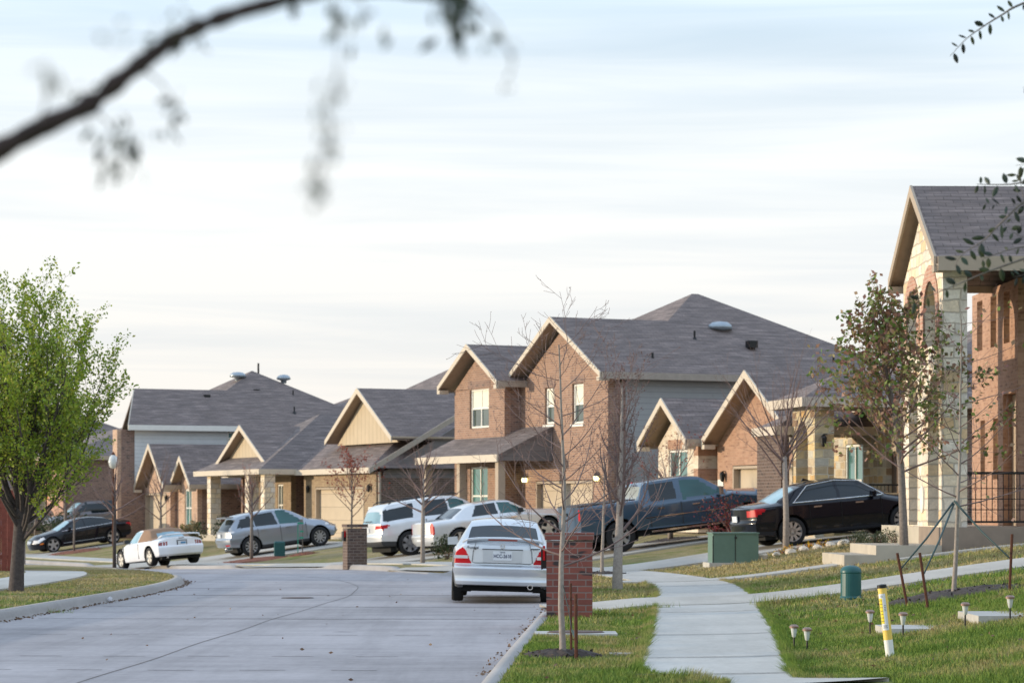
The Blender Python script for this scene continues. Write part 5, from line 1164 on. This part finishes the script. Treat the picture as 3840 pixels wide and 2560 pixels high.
m = MB(); m.tube([(.49,24.6,.85),(.54,24.5,.62),(.575,24.4,.40),(.60,23.95,.36)], [.004]*4, 4); m.tube([(.575,24.5,.42),(.61,23.9,.34)], [.012,.012], 5); m.build('guy_wire', 'strap', None); o = bpy.data.objects['guy_wire']; tag(o, 'thin guy wire tied between the nearest sapling and its rusty stakes', 'wire')
# plane tree pair behind the mailbox
T = Tree(8, .08, .16)
T.branch((0,0,-.05), (-.01,0,1), 3.7, .105, .016, 0, [(0,0,0,0,14,12), (22,40,.40,.28,9,5,.9), (6,36,.42,.15,5,3,.8), (4,38,.45,.2,3,3,.6)])
T.build('bare_tree', (1.85, 44.9), 'bare pale barked tree with upright twiggy crown between the mailbox and the pavement', 'bark_pale', 'twig', 'leaf_bud', (3, .028, .01, 2), GT)
T = Tree(9, .08, .12)
T.branch((0,0,-.05), (0,0,1), 2.5, .048, .012, 0, [(0,0,0,0,10,8), (14,50,.5,.45,7,4,.8), (5,40,.45,.2,4,3,.6)])
T.build('bare_tree', (1.97, 55.85), 'slim pale bare tree in a mulch ring, left of the twiggy plane tree', 'bark_pale', 'twig', None, None, GT, mulch=(.6, 'mulch'))
T = Tree(14, .07, .12); R_ = T.r
T.trunk.tube([(0,0,-.1),(-.02,0,.6),(-.03,0,1.55)], [.085,.07,.06], 10)
for k in range(12):
    az = k*2.4; tilt = math.radians(20+42*((k*5) % 12)/11); T.branch((-.03,0,1.4+.1*R_.random()), (math.sin(tilt)*math.cos(az), math.sin(tilt)*math.sin(az), math.cos(tilt)), 1.6*(.8+.3*R_.random()), .028, .004, 1, [None, (0,0,0,0,6,5,.4), (5,34,.45,.2,4,3,.5), (3,36,.5,.2,3,3,.5)])
T.build('bare_tree', (4.37, 70.45), 'bare tree with sparse red buds on a dark mulch mound, in front of the pickup', 'bark_pale', 'twig', 'leaf_red', (1, .06, .03, 2), GT, mulch=(1.0, 'mulch'))
T = Tree(15, .07, .12); R_ = T.r
T.trunk.tube([(0,0,-.1),(0,0,.8),(-.04,0,2.2)], [.085,.068,.055], 10)
for k in range(16):
    az = k*2.4+1; tilt = math.radians(10+45*((k*7) % 16)/15); T.branch((-.04,0,1.5+.8*R_.random()), (math.sin(tilt)*math.cos(az), math.sin(tilt)*math.sin(az), math.cos(tilt)), 2.3*(.8+.3*R_.random()), .030, .004, 1, [None, (0,0,0,0,7,5,.3), (6,30,.45,.2,4,3,.5), (4,32,.45,.2,3,3,.5)])
T.build('bare_tree', (6.35, 59.3), 'wide bare vase shaped tree standing in front of the black sedan', 'bark_pale', 'twig', None, None, GT)
# leafy tree with green and pinkish leaves
T = Tree(17, .09, .10); R_ = T.r
T.trunk.tube([(0,0,-.1),(-.02,0,.7),(-.06,0,1.7),(-.16,0,2.6),(-.32,0,3.5),(-.44,0,4.15)], [.10,.078,.066,.05,.03,.012], 12)
for k in range(34):
    u = k/33; az = k*2.399; zz = 1.65+2.4*u; tilt = math.radians(68-40*u); T.branch((-.05-.36*u,0,zz), (math.sin(tilt)*math.cos(az), math.sin(tilt)*math.sin(az), math.cos(tilt)), (2.15-1.1*u)*(.8+.35*R_.random()), .022, .004, 1, [None, (0,0,0,0,6,4,.8), (6,40,.42,.15,4,3,.6), (2,40,.4,.2,3,3,.5)])
T.build('leafy_tree', (7.42, 48.4), 'young tree with clumped green and pinkish leaves in front of the stone portico', 'bark_grey', 'twig', 'leaf_young', (8, .105, .05, 2), GT)
# staked sapling on the right
T = Tree(23, .08, .07)
T.branch((0,0,-.05), (.0,0,1), 3.55, .034, .008, 0, [(0,0,0,0,16,9), (24,72,.40,.33,7,4,.5), (5,45,.5,.15,4,3,.6)])
T.build('staked_sapling', (5.54, 32.15), 'slender staked sapling with few leaves on a mulch mound, at the right', 'bark_pale', 'twig', 'leaf_young', (1, .075, .03, 2), GT, mulch=(.95, 'mulch'))
for (x, y, h, l, lb) in ((4.84,31.2,.66,-.22,'rusty stake of the right hand sapling, leftmost of its three'),(4.80+.13,30.25,.66,-.17,'rusty stake of the right hand sapling, middle of its three'),(6.02,31.0,.72,.05,'rusty stake of the right hand sapling, standing to its right')):
    stake(x, y, h, l, lb, 'rusty tree stakes')
zt = H(5.54, 32.15)
for a, b, lb in (((4.72,31.2,H(4.8,31.2)+.45),(5.53,32.1,zt+1.18),'left dark green strap holding the right hand sapling'),((4.86,30.25,H(4.9,30.25)+.40),(5.54,32.1,zt+1.16),'middle dark green strap holding the right hand sapling'),((6.04,31.0,H(6,31)+.42),(5.55,32.12,zt+1.20),'right dark green strap holding the right hand sapling')):
    a, b = Vector(a), Vector(b); mid = a.lerp(b, .5)-Vector((0,0,.03)); o = MB().tube([a, mid, b], [.010,.013,.014], 5).build('tree_strap', 'strap', None, smooth=True); tag(o, lb, 'strap', 'straps of the staked sapling')
# far small trees
def small(seed, name, loc, h, r, label, up=.1, spec=None, bark='bark_grey', leaf=None, ls=None, mulch=None, fork=.4, ntop=9, tilt0=12, tilt1=55):
    T = Tree(seed, .08, up); R_ = T.r; zf = h*fork
    T.trunk.tube([(0,0,-.1),(0,0,zf*.5),(.01,0,zf),(.02,0,h*.8)], [r,r*.85,r*.75,r*.2], 8)
    for k in range(ntop):
        u = k/ntop; az = k*2.4+seed; t = math.radians(tilt1+(tilt0-tilt1)*u); T.branch((.01,0,zf+(h*.75-zf)*u), (math.sin(t)*math.cos(az), math.sin(t)*math.sin(az), math.cos(t)), (h-zf)*.72*(1-.45*u)*(.8+.35*R_.random()), r*.42, .004, 1, [None, (0,0,0,0,5,4,.5), (5,36,.45,.2,4,3,.5), (3,36,.45,.2,3,3,.4)])
    return T.build(name, loc, label, bark, 'twig', leaf, ls, GT, mulch=mulch)
small(31, 'bare_tree', (-10.25, 66.0), 3.0, .055, 'thin dark trunked bare tree on the left lawn, just left of the white convertible', fork=.42, ntop=12, bark='bark_dark', tilt1=75)
small(32, 'bare_tree', (-19.95, 116.6), 2.7, .055, 'small bare tree with a reddish mulch ring in front of the black saloon', mulch=(1.3,'mulch_red'), fork=.5, ntop=8)
small(33, 'bare_tree', (-19.9, 104.5), 2.3, .05, 'small pale bare sapling half hidden behind the big green tree trunk', bark='bark_pale', ntop=6)
small(34, 'bare_tree', (-25.9, 139), 2.6, .06, 'small pale bare tree near the green street sign', bark='bark_pale', ntop=10, tilt1=70)
small(35, 'bare_tree', (-15.1, 110), 4.2, .07, 'bare tree in front of the two steep brick gables', fork=.3, ntop=14)
small(36, 'bare_tree', (-9.51, 93.45), 3.6, .075, 'bare vase shaped tree with red buds before the grey crossover', fork=.42, ntop=14, mulch=(1.3,'mulch_red'), leaf='leaf_red', ls=(1,.05,.02,3), tilt0=15, tilt1=48)
small(37, 'bare_tree', (-5.94, 94.7), 3.7, .05, 'slim tree with orange red leaves in front of the tan garage door', fork=.3, ntop=16, leaf='leaf_red', ls=(3,.075,.04,2))
small(38, 'bare_tree', (-2.57, 73.7), 3.6, .075, 'bare tree with wide haze of fine twigs, before the silver sport utility vehicle', fork=.4, ntop=18, bark='bark_pale', tilt0=15, tilt1=70)
small(40, 'bare_tree', (-29.5, 150), 5.5, .12, 'larger bare tree far off beyond the street sign', fork=.3, ntop=18, tilt1=60)
small(41, 'bare_tree', (-22.5, 129), 5.0, .11, 'bare tree far off beside the brick house with lit lanterns', fork=.3, ntop=18, tilt1=60)
small(42, 'bare_tree', (-25.5, 133.0), 4.6, .10, 'bare tree far off in front of the windows of the far brick house', fork=.3, ntop=16, tilt1=55)
T = Tree(44, .05, .05); T.branch((0,0,0), (0,0,1), 1.4, .022, .008, 0, [(0,0,0,0,6,6), (4,40,.25,.5,3,3,.5)])
ts = T.build('young_sapling', (-7.62, 93.2), 'tiny staked sapling with bright green ribbons, right of the green cable box', 'bark_grey', 'twig', None, None, GT, mulch=(.5,'mulch_red'))
for (zz, w_) in ((1.15,.14),(.85,.05),(.62,.07)): MB().box(-.05-w_, .03, -.02, .02, zz, zz+.06).build('ribbon', 'ribbon', ts)
MB().box(-.19, -.16, -.01, .01, .05, 1.2).build('stake', 'ribbon', ts)
# shrubs
def shrub(name, x, y, rx, rz, label, mat, n=700, size=.07, seed=1, group='shrubs', cat='shrub', ry=None, flat=0):
    R_ = random.Random(seed); v = []; f = []; ry = ry or rx; z = H(x, y); root = empty(name, (x, y, z), 0, label, cat, group)
    cl = [(R_.gauss(0, .45)*rx, R_.gauss(0, .45)*ry, rz*(.25+.65*R_.random()), .35+.3*R_.random()) for _ in range(9)]
    for k in range(n):
        c = R_.choice(cl); d = Vector((R_.gauss(0, 1), R_.gauss(0, 1), R_.gauss(0, 1))).normalized(); q = Vector(c[:3])+Vector((d.x*rx*c[3], d.y*ry*c[3], d.z*rz*c[3]*.9))*(.6+.4*R_.random())
        if q.z < .02: q.z = .02+R_.random()*.1
        leaf_quad(v, f, q, R_, size)
    m = MB(); m.v = v; m.f = f; m.build('foliage', mat, root, fix=False)
    b = MB()
    for k in range(7): a = k*.9; b.tube([(0,0,-.05),(rx*.25*math.cos(a),ry*.25*math.sin(a),rz*.4),(rx*.6*math.cos(a),ry*.6*math.sin(a),rz*.8)], [.02,.012,.005], 4)
    b.build('stems', 'twig', root, fix=False); return root
shrub('evergreen_shrub', -11.3, 103.4, .75, 1.1, 'dark evergreen shrub at the pillar porch corner, left of the grey crossover', 'leaf_shrub', 1100, .09, 2)
shrub('evergreen_shrub', -1.95, 76.6, .42, .60, 'dark round shrub by the rear wheel of the silver saloon', 'leaf_shrub', 900, .06, 3)
shrub('evergreen_shrub', -1.5, 88.5, .35, 2.4, 'tall narrow evergreen against the corner of the brick house', 'leaf_shrub', 900, .1, 4)
shrub('red_shrub', 5.75, 66.0, .95, .95, 'red leaved shrub between the pickup and the green utility box', 'leaf_redbush', 1800, .06, 5)
shrub('clipped_shrub', 7.35, 54.8, .30, .36, 'round clipped grey green shrub left of the portico steps, leftmost of three', 'leaf_sage', 1400, .035, 6, 'clipped shrubs by the steps')
shrub('clipped_shrub', 7.75, 54.3, .30, .33, 'round clipped grey green shrub left of the portico steps, middle of three', 'leaf_sage', 1400, .035, 7, 'clipped shrubs by the steps')
shrub('clipped_shrub', 7.95, 53.0, .36, .42, 'round clipped grey green shrub left of the portico steps, largest of three', 'leaf_sage', 1500, .035, 8, 'clipped shrubs by the steps')
shrub('tan_grass_clump', -13.6, 107.3, .6, .95, 'tan ornamental grass clump before the brick gable window', 'grass_tan', 700, .22, 9, 'grass clumps', 'grass clump')
shrub('tan_grass_clump', -14.6, 106.2, .5, .8, 'tan ornamental grass clump behind the convertible roof', 'grass_tan', 600, .22, 10, 'grass clumps', 'grass clump')
shrub('evergreen_shrub', -15.9, 108.3, .5, .6, 'low dark shrub in front of the brick gable garage', 'leaf_shrub', 600, .08, 12)
shrub('dark_shrub_row', -23.2, 132.5, 2.2, 1.1, 'dark tangled shrub mass far off below the blue grey vehicle', 'leaf_shrub', 1500, .12, 13, None)
for k, (x, y) in enumerate([(6.05,57.3),(6.3,57.9),(6.75,58.4),(7.1,58.6)]):
    shrub('flower_clump', x, y, .16, .14, ['clump of yellow and orange flowers leftmost along the pale rock edging','small flower clump second from the left along the pale rock edging','small flower clump third from the left along the pale rock edging','flower clump farthest right along the pale rock edging'][k], 'flower', 160, .035, 40+k, 'flower clumps', 'flowers')
RK = random.Random(5)
for k in range(13):
    x = 5.55+.33*k; y = 56.6+.25*k; m = MB(); s_ = .085+.06*RK.random(); bm = bmesh.new(); bmesh.ops.create_icosphere(bm, subdivisions=2, radius=s_)
    for vv in bm.verts: vv.co = vv.co*(1+RK.uniform(-.16, .16)); vv.co.z *= .7
    me = bpy.data.meshes.new('edging_rock'); bm.to_mesh(me); bm.free(); me.materials.append(M['stone_white']); o = bpy.data.objects.new('edging_rock', me); COL.objects.link(o); o.location = (x, y, H(x, y)+.04)
    tag(o, 'pale limestone rock in the row edging the flower bed below the black sedan', 'rock', 'edging rocks')
# ------------------------------------------------------------------ street furniture
def pillar(x, y, rz, w, h, mat, label, box_side='left', capmat=None, rows=None):
    z = H(x, y); o = empty('brick_mailbox', (x, y, z), rz, label, 'mailbox', 'brick mailbox pillars')
    MB().box(-w/2, w/2, -w/2, w/2, -.2, h-.11).build('pillar', mat, o, uv=True)
    MB().box(-w/2-.022, w/2+.022, -w/2-.022, w/2+.022, h-.09, h).build('cap', mat, o, uv=True)
    b = MB(); b.box(-w/2-.055, -w/2+.1, -.11, .11, h-.47, h-.22); q = b.build('letter_box', 'black_metal', o)
    MB().box(-w/2-.075, -w/2-.055, -.12, .12, h-.48, h-.205).build('door', 'black_metal', q)
    MB().box(-w/2-.05, -w/2-.02, -.15, -.135, h-.36, h-.17).build('flag', 'light_red', o)
    return o
pillar(.76, 33.75, math.radians(-2), .60, 1.11, 'brick_red', 'near red brick mailbox pillar beside the silver sedan')
pillar(-4.45, 72.5, math.radians(17), .57, 1.15, 'brick_dark', 'far brown brick mailbox pillar in front of the silver sport utility vehicle')
# green pedestal
o = empty('utility_pedestal', (4.66, 35.2, H(4.66, 35.2)), 0, 'dark teal domed plastic utility pedestal in the right lawn', 'utility box')
MB().lathe([(.150,-.05),(.155,.03),(.143,.05),(.140,.36),(.146,.37)], 28).build('shell', 'ped_green', o, smooth=False)
MB().lathe([(.146,.37),(.148,.385),(.135,.425),(.10,.455),(.05,.47),(.001,.474)], 28).build('dome', 'ped_green', o, smooth=True)
o = empty('cable_box', (-8.5, 93.6, H(-8.5, 93.6)), math.radians(10), 'small dark teal cable box on the grass below the grey crossover', 'utility box')
MB().box(-.19,.19,-.15,.15,-.05,.52).build('shell', 'ped_green', o); MB().prism([(-.20,-.16,.52),(.20,-.16,.52),(.16,-.13,.58),(-.16,-.13,.58)], (0,.30,0)).build('lid', 'ped_green', o)
# pad transformer
o = empty('transformer_box', (4.87, 56.4, H(4.87, 56.4)), math.radians(4), 'large square green electrical transformer cabinet beside the pavement', 'utility box')
m = MB(); m.box(-.50,.50,-.4,.4,-.1,.66); m.build('cabinet', 'transformer_green', o)
m = MB(); m.prism([(-.52,-.42,.66),(.52,-.42,.66),(.52,-.42,.69),(-.52,-.42,.69)], (0,.86,0)); m.build('lid', 'transformer_green', o)
m = MB(); m.box(-.515,-.495,-.41,-.395,.02,.62); m.box(-.02,-.005,-.41,-.395,.02,.64); m.build('door_seam', 'black_metal', o); MB().box(-.03,.02,-.43,-.40,.56,.60).build('lock', 'black_metal', o); MB().box(-.6,.6,-.5,.5,-.2,.03).build('pad', 'walk_concrete', o)
# gas marker post
mx_, my_ = 3.42, 23.15; o = empty('marker_post', (mx_, my_, H(mx_, my_)), 0, 'leaning yellow marker post with white base and black cap in the near lawn', 'marker post')
MB().lathe([(.036,-.1),(.040,.0),(.041,.155)], 24).build('base', 'marker_white', o, smooth=True); MB().lathe([(.0412,.155),(.0405,.63)], 24).build('post', 'marker_yellow', o, smooth=True)
MB().lathe([(.0435,.625),(.0435,.655),(.001,.662)], 24).build('cap', 'black_metal', o)
def decal(a0, a1, z0, z1, mat, nm, rr=.0418):
    m = MB(); n = 8; o_ = 0
    for k in range(n+1):
        t = a0+(a1-a0)*k/n; m.v += [(rr*math.sin(t), -rr*math.cos(t), z0), (rr*math.sin(t), -rr*math.cos(t), z1)]
    for k in range(n): m.f.append((2*k, 2*k+2, 2*k+3, 2*k+1))
    return m.build(nm, mat, o, fix=False)
decal(-1.3, .35, .245, .575, 'plate_white', 'label'); decal(-1.25, -.45, .305, .535, 'label_yellow', 'label_band', .0422)
for k in range(7): decal(-1.25, -.5, .325+.031*k, .330+.031*k, 'plastic_dark', 'lettering', .0425)
for zz, a, b in ((.265,-.9,.1),(.275,-.9,.0),(.285,-.8,.1),(.42,-.25,.2),(.435,-.25,.15),(.45,-.2,.2),(.465,-.25,.2),(.545,-.7,-.2),(.555,-.7,-.3)): decal(a, b, zz, zz+.004, 'plastic_dark', 'lettering', .0425)
o.rotation_euler = (0, math.radians(-6.8), 0)
# solar path lights
def sol():
    o = empty('solar_light', (0,0,0), 0); m = MB().tube([(0,0,-.06),(0,0,.12)], [.009,.009], 8); m.build('stem', 'black_metal', o)
    MB().lathe([(.012,.11),(.020,.12),(.034,.205)], 16).build('lens', 'lamp_glass', o, smooth=True); MB().lathe([(.030,.203),(.048,.205),(.048,.222),(.030,.238),(.001,.240)], 18).build('cap', 'copper_cap', o); return o
SL = [(2.82,25.6,'left pair of solar path lights near the pavement, the farther one'),(2.87,24.9,'left pair of solar path lights near the pavement, the nearer one'),(3.72,26.6,'solar path light half hidden behind the yellow marker post'),(3.88,25.4,'solar path light on the low slab just right of the yellow marker post'),(4.55,25.7,'solar path light standing left of the farther white slab'),(5.02,25.8,'solar path light at the far right on the farther white slab')]
proto = sol()
for i, (x, y, lb) in enumerate(SL):
    o = proto if i == 0 else copy_tree(proto); o.location = (x, y, H(x, y)+(.0 if i < 2 else .03)); tag(o, lb, 'garden light', 'solar path lights')
for (x0, x1, y0, y1, zt, lb) in ((3.83,4.72,26.1,27.0,.36,'low white concrete step slab right of the yellow marker post'),(4.72,6.6,25.9,27.1,.50,'taller white concrete step slab at the right edge')):
    o = MB().box(x0, x1, y0, y1, -.2, zt).build('step_slab', 'walk_concrete', None); tag(o, lb, 'slab', 'front walk slabs')
# street sign and lamp
sx, sy = -26.2, 147.0; o = empty('street_sign', (sx, sy, H(sx, sy)), 0, 'green street name sign on a thin grey pole far off at the left', 'street sign')
MB().tube([(0,0,-.1),(0,0,1.75)], [.04,.04], 8).build('pole', 'sign_pole', o); MB().box(-.32,.36,-.02,.02,1.55,1.80).build('sign_plate', 'sign_green', o)
lx, ly = -18.3, 117.5; o = empty('street_lamp', (lx, ly, H(lx, ly)), 0, 'slim street lamp with white glass globe, left of the steep brick gables', 'street lamp')
MB().tube([(0,0,-.1),(0,0,3.55)], [.06,.045], 8).build('pole', 'rust', o); MB().lathe([(.06,3.55),(.17,3.62),(.24,3.85),(.17,4.1),(.06,4.2)], 14).build('globe', 'lamp_glass', o, smooth=True); MB().lathe([(.10,4.19),(.05,4.28),(.001,4.34)], 10).build('finial', 'rust', o)
o = empty('litter', (-6.72, 42.8, .02), .4); tag(o, 'crumpled white paper litter lying in the left gutter', 'litter'); bm = bmesh.new(); bmesh.ops.create_icosphere(bm, subdivisions=2, radius=.045)
for vv in bm.verts: vv.co *= 1+RK.uniform(-.25,.25)
me = bpy.data.meshes.new('paper'); bm.to_mesh(me); bm.free(); me.materials.append(M['litter']); q = bpy.data.objects.new('paper', me); COL.objects.link(q); q.parent = o; q.location = (0,0,.04)
# ------------------------------------------------------------------ grass blades
def in_strip(x, y):
    d = (x-kr(y))*slope_c(y)
    if edge_l(y)-.02 < d < edge_r(y)+.02: return True
    for (a, b, w) in (((.5,38.25),(14,39.2),3.35),((-.25,58.6),(13,62.2),3.5),((-2.2,65.8),(7.5,70.2),3.7),((2.0,49.3),(7.3,49.0),1.1),((7.2,47.6),(12,47.2),.6),((.24,28.9),(1.2,28.9),.72),((4.1,56.4),(5.6,56.4),1.1)):
        a = Vector(a); b = Vector(b); ab = b-a; t = (Vector((x, y))-a).dot(ab)/ab.length_squared
        if -.02 < t < 1.02 and ((Vector((x, y))-a)-ab*t).length < w/2+.01: return True
    return False
def blades(name, n, xr, yr, hgt, seed, left=False, bias=1.0, wid=.004):
    R_ = random.Random(seed); v = []; f = []
    Hc = {}
    for k in range(n):
        y = yr[0]+(yr[1]-yr[0])*R_.random()**bias; x = xr[0]+(xr[1]-xr[0])*R_.random()
        if left:
            if x > kl(y)-.22 or (2.02 < kl(y)-x < 3.5): continue
        else:
            if x < kr(y)+.20/slope_c(y) or in_strip(x, y): continue
            if abs((x)/y) > .215: continue
        key = (int(x*5), int(y*5))
        if key not in Hc: Hc[key] = H(x, y)
        z = H(x, y) if y < 30 else Hc[key]
        hh = hgt*(.5+.9*R_.random())*(1+.35*math.sin(x*2.1+1.3*y)*math.sin(y*1.7)); w = wid*(.7+.6*R_.random())*(1+y/40); t = R_.random()*PI; dx, dy = math.cos(t)*w, math.sin(t)*w; lx, ly = R_.gauss(0, .45)*hh, R_.gauss(0, .45)*hh; o = len(v)
        v += [(x-dx, y-dy, z-.005), (x+dx, y+dy, z-.005), (x+lx, y+ly, z+hh)]; f.append((o, o+1, o+2))
    me = bpy.data.meshes.new(name); me.from_pydata(v, [], f); me.materials.append(M['grass_blade']); o = bpy.data.objects.new(name, me); COL.objects.link(o); return tag(o, kind='stuff')
blades('lawn_grass', 190000, (-.4, 6.2), (17.2, 31), .045, 1, bias=1.1)
blades('lawn_grass', 120000, (-.2, 11.5), (31, 58), .050, 2, bias=1.2, wid=.005)
blades('lawn_grass', 60000, (-14, -6.7), (33, 62), .030, 3, left=True, wid=.005)

def scatter_leaves(name, pts, mat, size, seed):
    R_ = random.Random(seed); v = []; f = []
    for (x, y, z) in pts: leaf_quad(v, f, Vector((x, y, z)), R_, size, 0, (R_.gauss(0, 1), R_.gauss(0, 1), R_.gauss(0, .15)), .3)
    me = bpy.data.meshes.new(name); me.from_pydata(v, [], f); me.materials.append(M[mat]); o = bpy.data.objects.new(name, me); COL.objects.link(o); return tag(o, kind='stuff')
Q = random.Random(77); P_ = []
for k in range(900):
    y = Q.uniform(20, 62); P_.append((kl(y)+.03+abs(Q.gauss(0, .07)), y, R(y)+.012))
for k in range(220):
    y = Q.uniform(20, 60); P_.append((kr(y)-.06-abs(Q.gauss(0, .06)), y, R(y)+.012))
for k in range(45):
    y = Q.uniform(20, 60); x = Q.uniform(kl(y)+.3, kr(y)-.3); P_.append((x, y, R(y)+.012))
for k in range(500):
    y = Q.uniform(21, 50); x = Q.uniform(kr(y)+.3, kr(y)+8)
    if not in_strip(x, y): P_.append((x, y, H(x, y)+.05))
scatter_leaves('fallen_leaves', P_, 'leaf_dry', .045, 3)
# longer grass spilling over the pavement edges, and a few weeds
R_ = random.Random(9); v = []; f = []
def blade(x, y, z, hh, lx, ly, w):
    t = R_.random()*PI; dx, dy = math.cos(t)*w, math.sin(t)*w; o = len(v); v.extend([(x-dx, y-dy, z-.01), (x+dx, y+dy, z-.01), (x+lx, y+ly, z+hh)]); f.append((o, o+1, o+2))
for k in range(26000):
    y = 20.4+28*R_.random()**1.3; s = R_.choice((-1, 1)); e = edge_l(y) if s < 0 else edge_r(y); amp = .5+.5*math.sin(y*5.1)*math.sin(y*1.3+s); d = e+s*abs(R_.gauss(0, .05)); x = kr(y)+d/slope_c(y)
    if abs(y-38.3) < 1.95: continue
    blade(x, y, H(x, y)+.01, .05*(.6+.9*R_.random())*(.7+amp), -s*abs(R_.gauss(0, .05))*(.3+amp), R_.gauss(0, .02), .0045)
for (wx, wy, n, hh) in ((3.72,36.1,200,.16),(3.95,36.2,160,.12),(1.85,35.9,150,.10),(4.45,36.2,220,.14),(4.15,36.1,160,.13),(2.0,36.0,120,.12),(1.1,35.9,140,.09),(-6.95,38.5,100,.08)):
    for k in range(n): blade(wx+R_.gauss(0, .16), wy+R_.gauss(0, .08), H(wx, wy), hh*(.4+.8*R_.random()), R_.gauss(0, .05), R_.gauss(0, .05), .005)
me = bpy.data.meshes.new('edge_grass'); me.from_pydata(v, [], f); me.materials.append(M['grass_blade']); o = bpy.data.objects.new('edge_grass', me); COL.objects.link(o); tag(o, kind='stuff')
# ------------------------------------------------------------------ sky, sun, camera
SUN_EL = math.radians(5.5)
SUN_DIR = Vector((-1.0, .05, 0)).normalized()*math.cos(SUN_EL)+Vector((0, 0, math.sin(SUN_EL)))   # towards the sun
w = bpy.data.worlds.new('World'); SC.world = w; w.use_nodes = True
nt = w.node_tree; N_ = nt.nodes; L_ = nt.links; bg = N_['Background']
sky = N_.new('ShaderNodeTexSky'); sky.sky_type = 'NISHITA'; sky.sun_disc = False; sky.sun_elevation = SUN_EL
sky.sun_rotation = math.atan2(SUN_DIR.x, SUN_DIR.y); sky.air_density = 1.0; sky.dust_density = .6; sky.ozone_density = 2.0
tc = N_.new('ShaderNodeTexCoord')
def mapn(sc):
    m = N_.new('ShaderNodeMapping'); L_.new(tc.outputs['Generated'], m.inputs[0]); m.inputs['Scale'].default_value = sc; return m.outputs[0]
def nse(v, s, d, r=.6, dist=0):
    n = N_.new('ShaderNodeTexNoise'); L_.new(v, n.inputs['Vector']); n.inputs['Scale'].default_value = s; n.inputs['Detail'].default_value = d; n.inputs['Roughness'].default_value = r; n.inputs['Distortion'].default_value = dist; return n.outputs['Fac']
def rmp(f, st):
    r = N_.new('ShaderNodeValToRGB'); L_.new(f, r.inputs[0]); e = r.color_ramp.elements
    while len(e) < len(st): e.new(.5)
    for i, (p, c) in enumerate(st): e[i].position = p; e[i].color = (*c, 1) if hasattr(c, '__len__') else (c, c, c, 1)
    return r.outputs[0]
sep = N_.new('ShaderNodeSeparateXYZ'); L_.new(tc.outputs['Generated'], sep.inputs[0])
streak = nse(mapn((1.6, 1.6, 30)), 2.2, 5, .55, .6)
broad = nse(mapn((1.2, 1.2, 9)), 1.6, 3, .5, .3)
def mth(op, a, b):
    m = N_.new('ShaderNodeMath'); m.operation = op
    for i, v in ((0, a), (1, b)):
        if isinstance(v, (int, float)): m.inputs[i].default_value = v
        else: L_.new(v, m.inputs[i])
    return m.outputs[0]
cloudtone = rmp(mth('ADD', mth('MULTIPLY', streak, .55), mth('MULTIPLY', broad, .45)), [(.38, (.915, .955, .985)), (.47, (.985, 1.005, 1.02)), (.56, (1.09, 1.08, 1.06))])
elev = rmp(sep.outputs[2], [(0, (.90, .845, .79)), (.05, (.895, .875, .845)), (.09, (.905, .91, .905)), (.135, (.905, .945, .965)), (.165, (.84, .92, .985)), (.20, (.72, .87, 1.0)), (.45, (.92, 1.10, 1.34)), (1, (1.0, 1.22, 1.56))])
mx = N_.new('ShaderNodeMixRGB'); mx.blend_type = 'MULTIPLY'; mx.inputs[0].default_value = 1; L_.new(cloudtone, mx.inputs[1]); L_.new(elev, mx.inputs[2])
amp = N_.new('ShaderNodeMixRGB'); amp.blend_type = 'MULTIPLY'; amp.inputs[0].default_value = 1; L_.new(mx.outputs[0], amp.inputs[1]); amp.inputs[2].default_value = (1, 1, 1, 1)
vm = N_.new('ShaderNodeVectorMath'); vm.operation = 'SCALE'; L_.new(mx.outputs[0], vm.inputs[0]); vm.inputs[3].default_value = CLOUD_GAIN if 'CLOUD_GAIN' in globals() else 9.5
cov = rmp(mth('ADD', broad, mth('MULTIPLY', sep.outputs[2], -.9)), [(.12, .80), (.36, .95)])
fin = N_.new('ShaderNodeMixRGB'); L_.new(cov, fin.inputs[0]); L_.new(sky.outputs[0], fin.inputs[1]); L_.new(vm.outputs[0], fin.inputs[2])
L_.new(fin.outputs[0], bg.inputs[0]); bg.inputs[1].default_value = .112
ld = bpy.data.lights.new('sun', 'SUN'); ld.energy = 3.9; ld.angle = math.radians(1.0); ld.color = (1, .83, .60)
lo = bpy.data.objects.new('sun', ld); COL.objects.link(lo); lo.rotation_euler = (-SUN_DIR).to_track_quat('-Z', 'Y').to_euler()
cd = bpy.data.cameras.new('camera'); cam = bpy.data.objects.new('camera', cd); COL.objects.link(cam)
cam.location = (0, 0, 1.6); cam.rotation_euler = (PI/2, 0, 0); cd.sensor_width = 36; cd.lens = 90; cd.shift_y = 620/3840; cd.clip_end = 6000; cd.clip_start = .2
cd.dof.use_dof = True; cd.dof.focus_distance = 28; cd.dof.aperture_fstop = 4.7
SC.camera = cam
SC.view_settings.view_transform = 'Standard'; SC.view_settings.look = 'None'; SC.view_settings.exposure = 0; SC.view_settings.gamma = 1
SC.render.film_transparent = False
SC.cycles.max_bounces = 6; SC.cycles.use_denoising = True
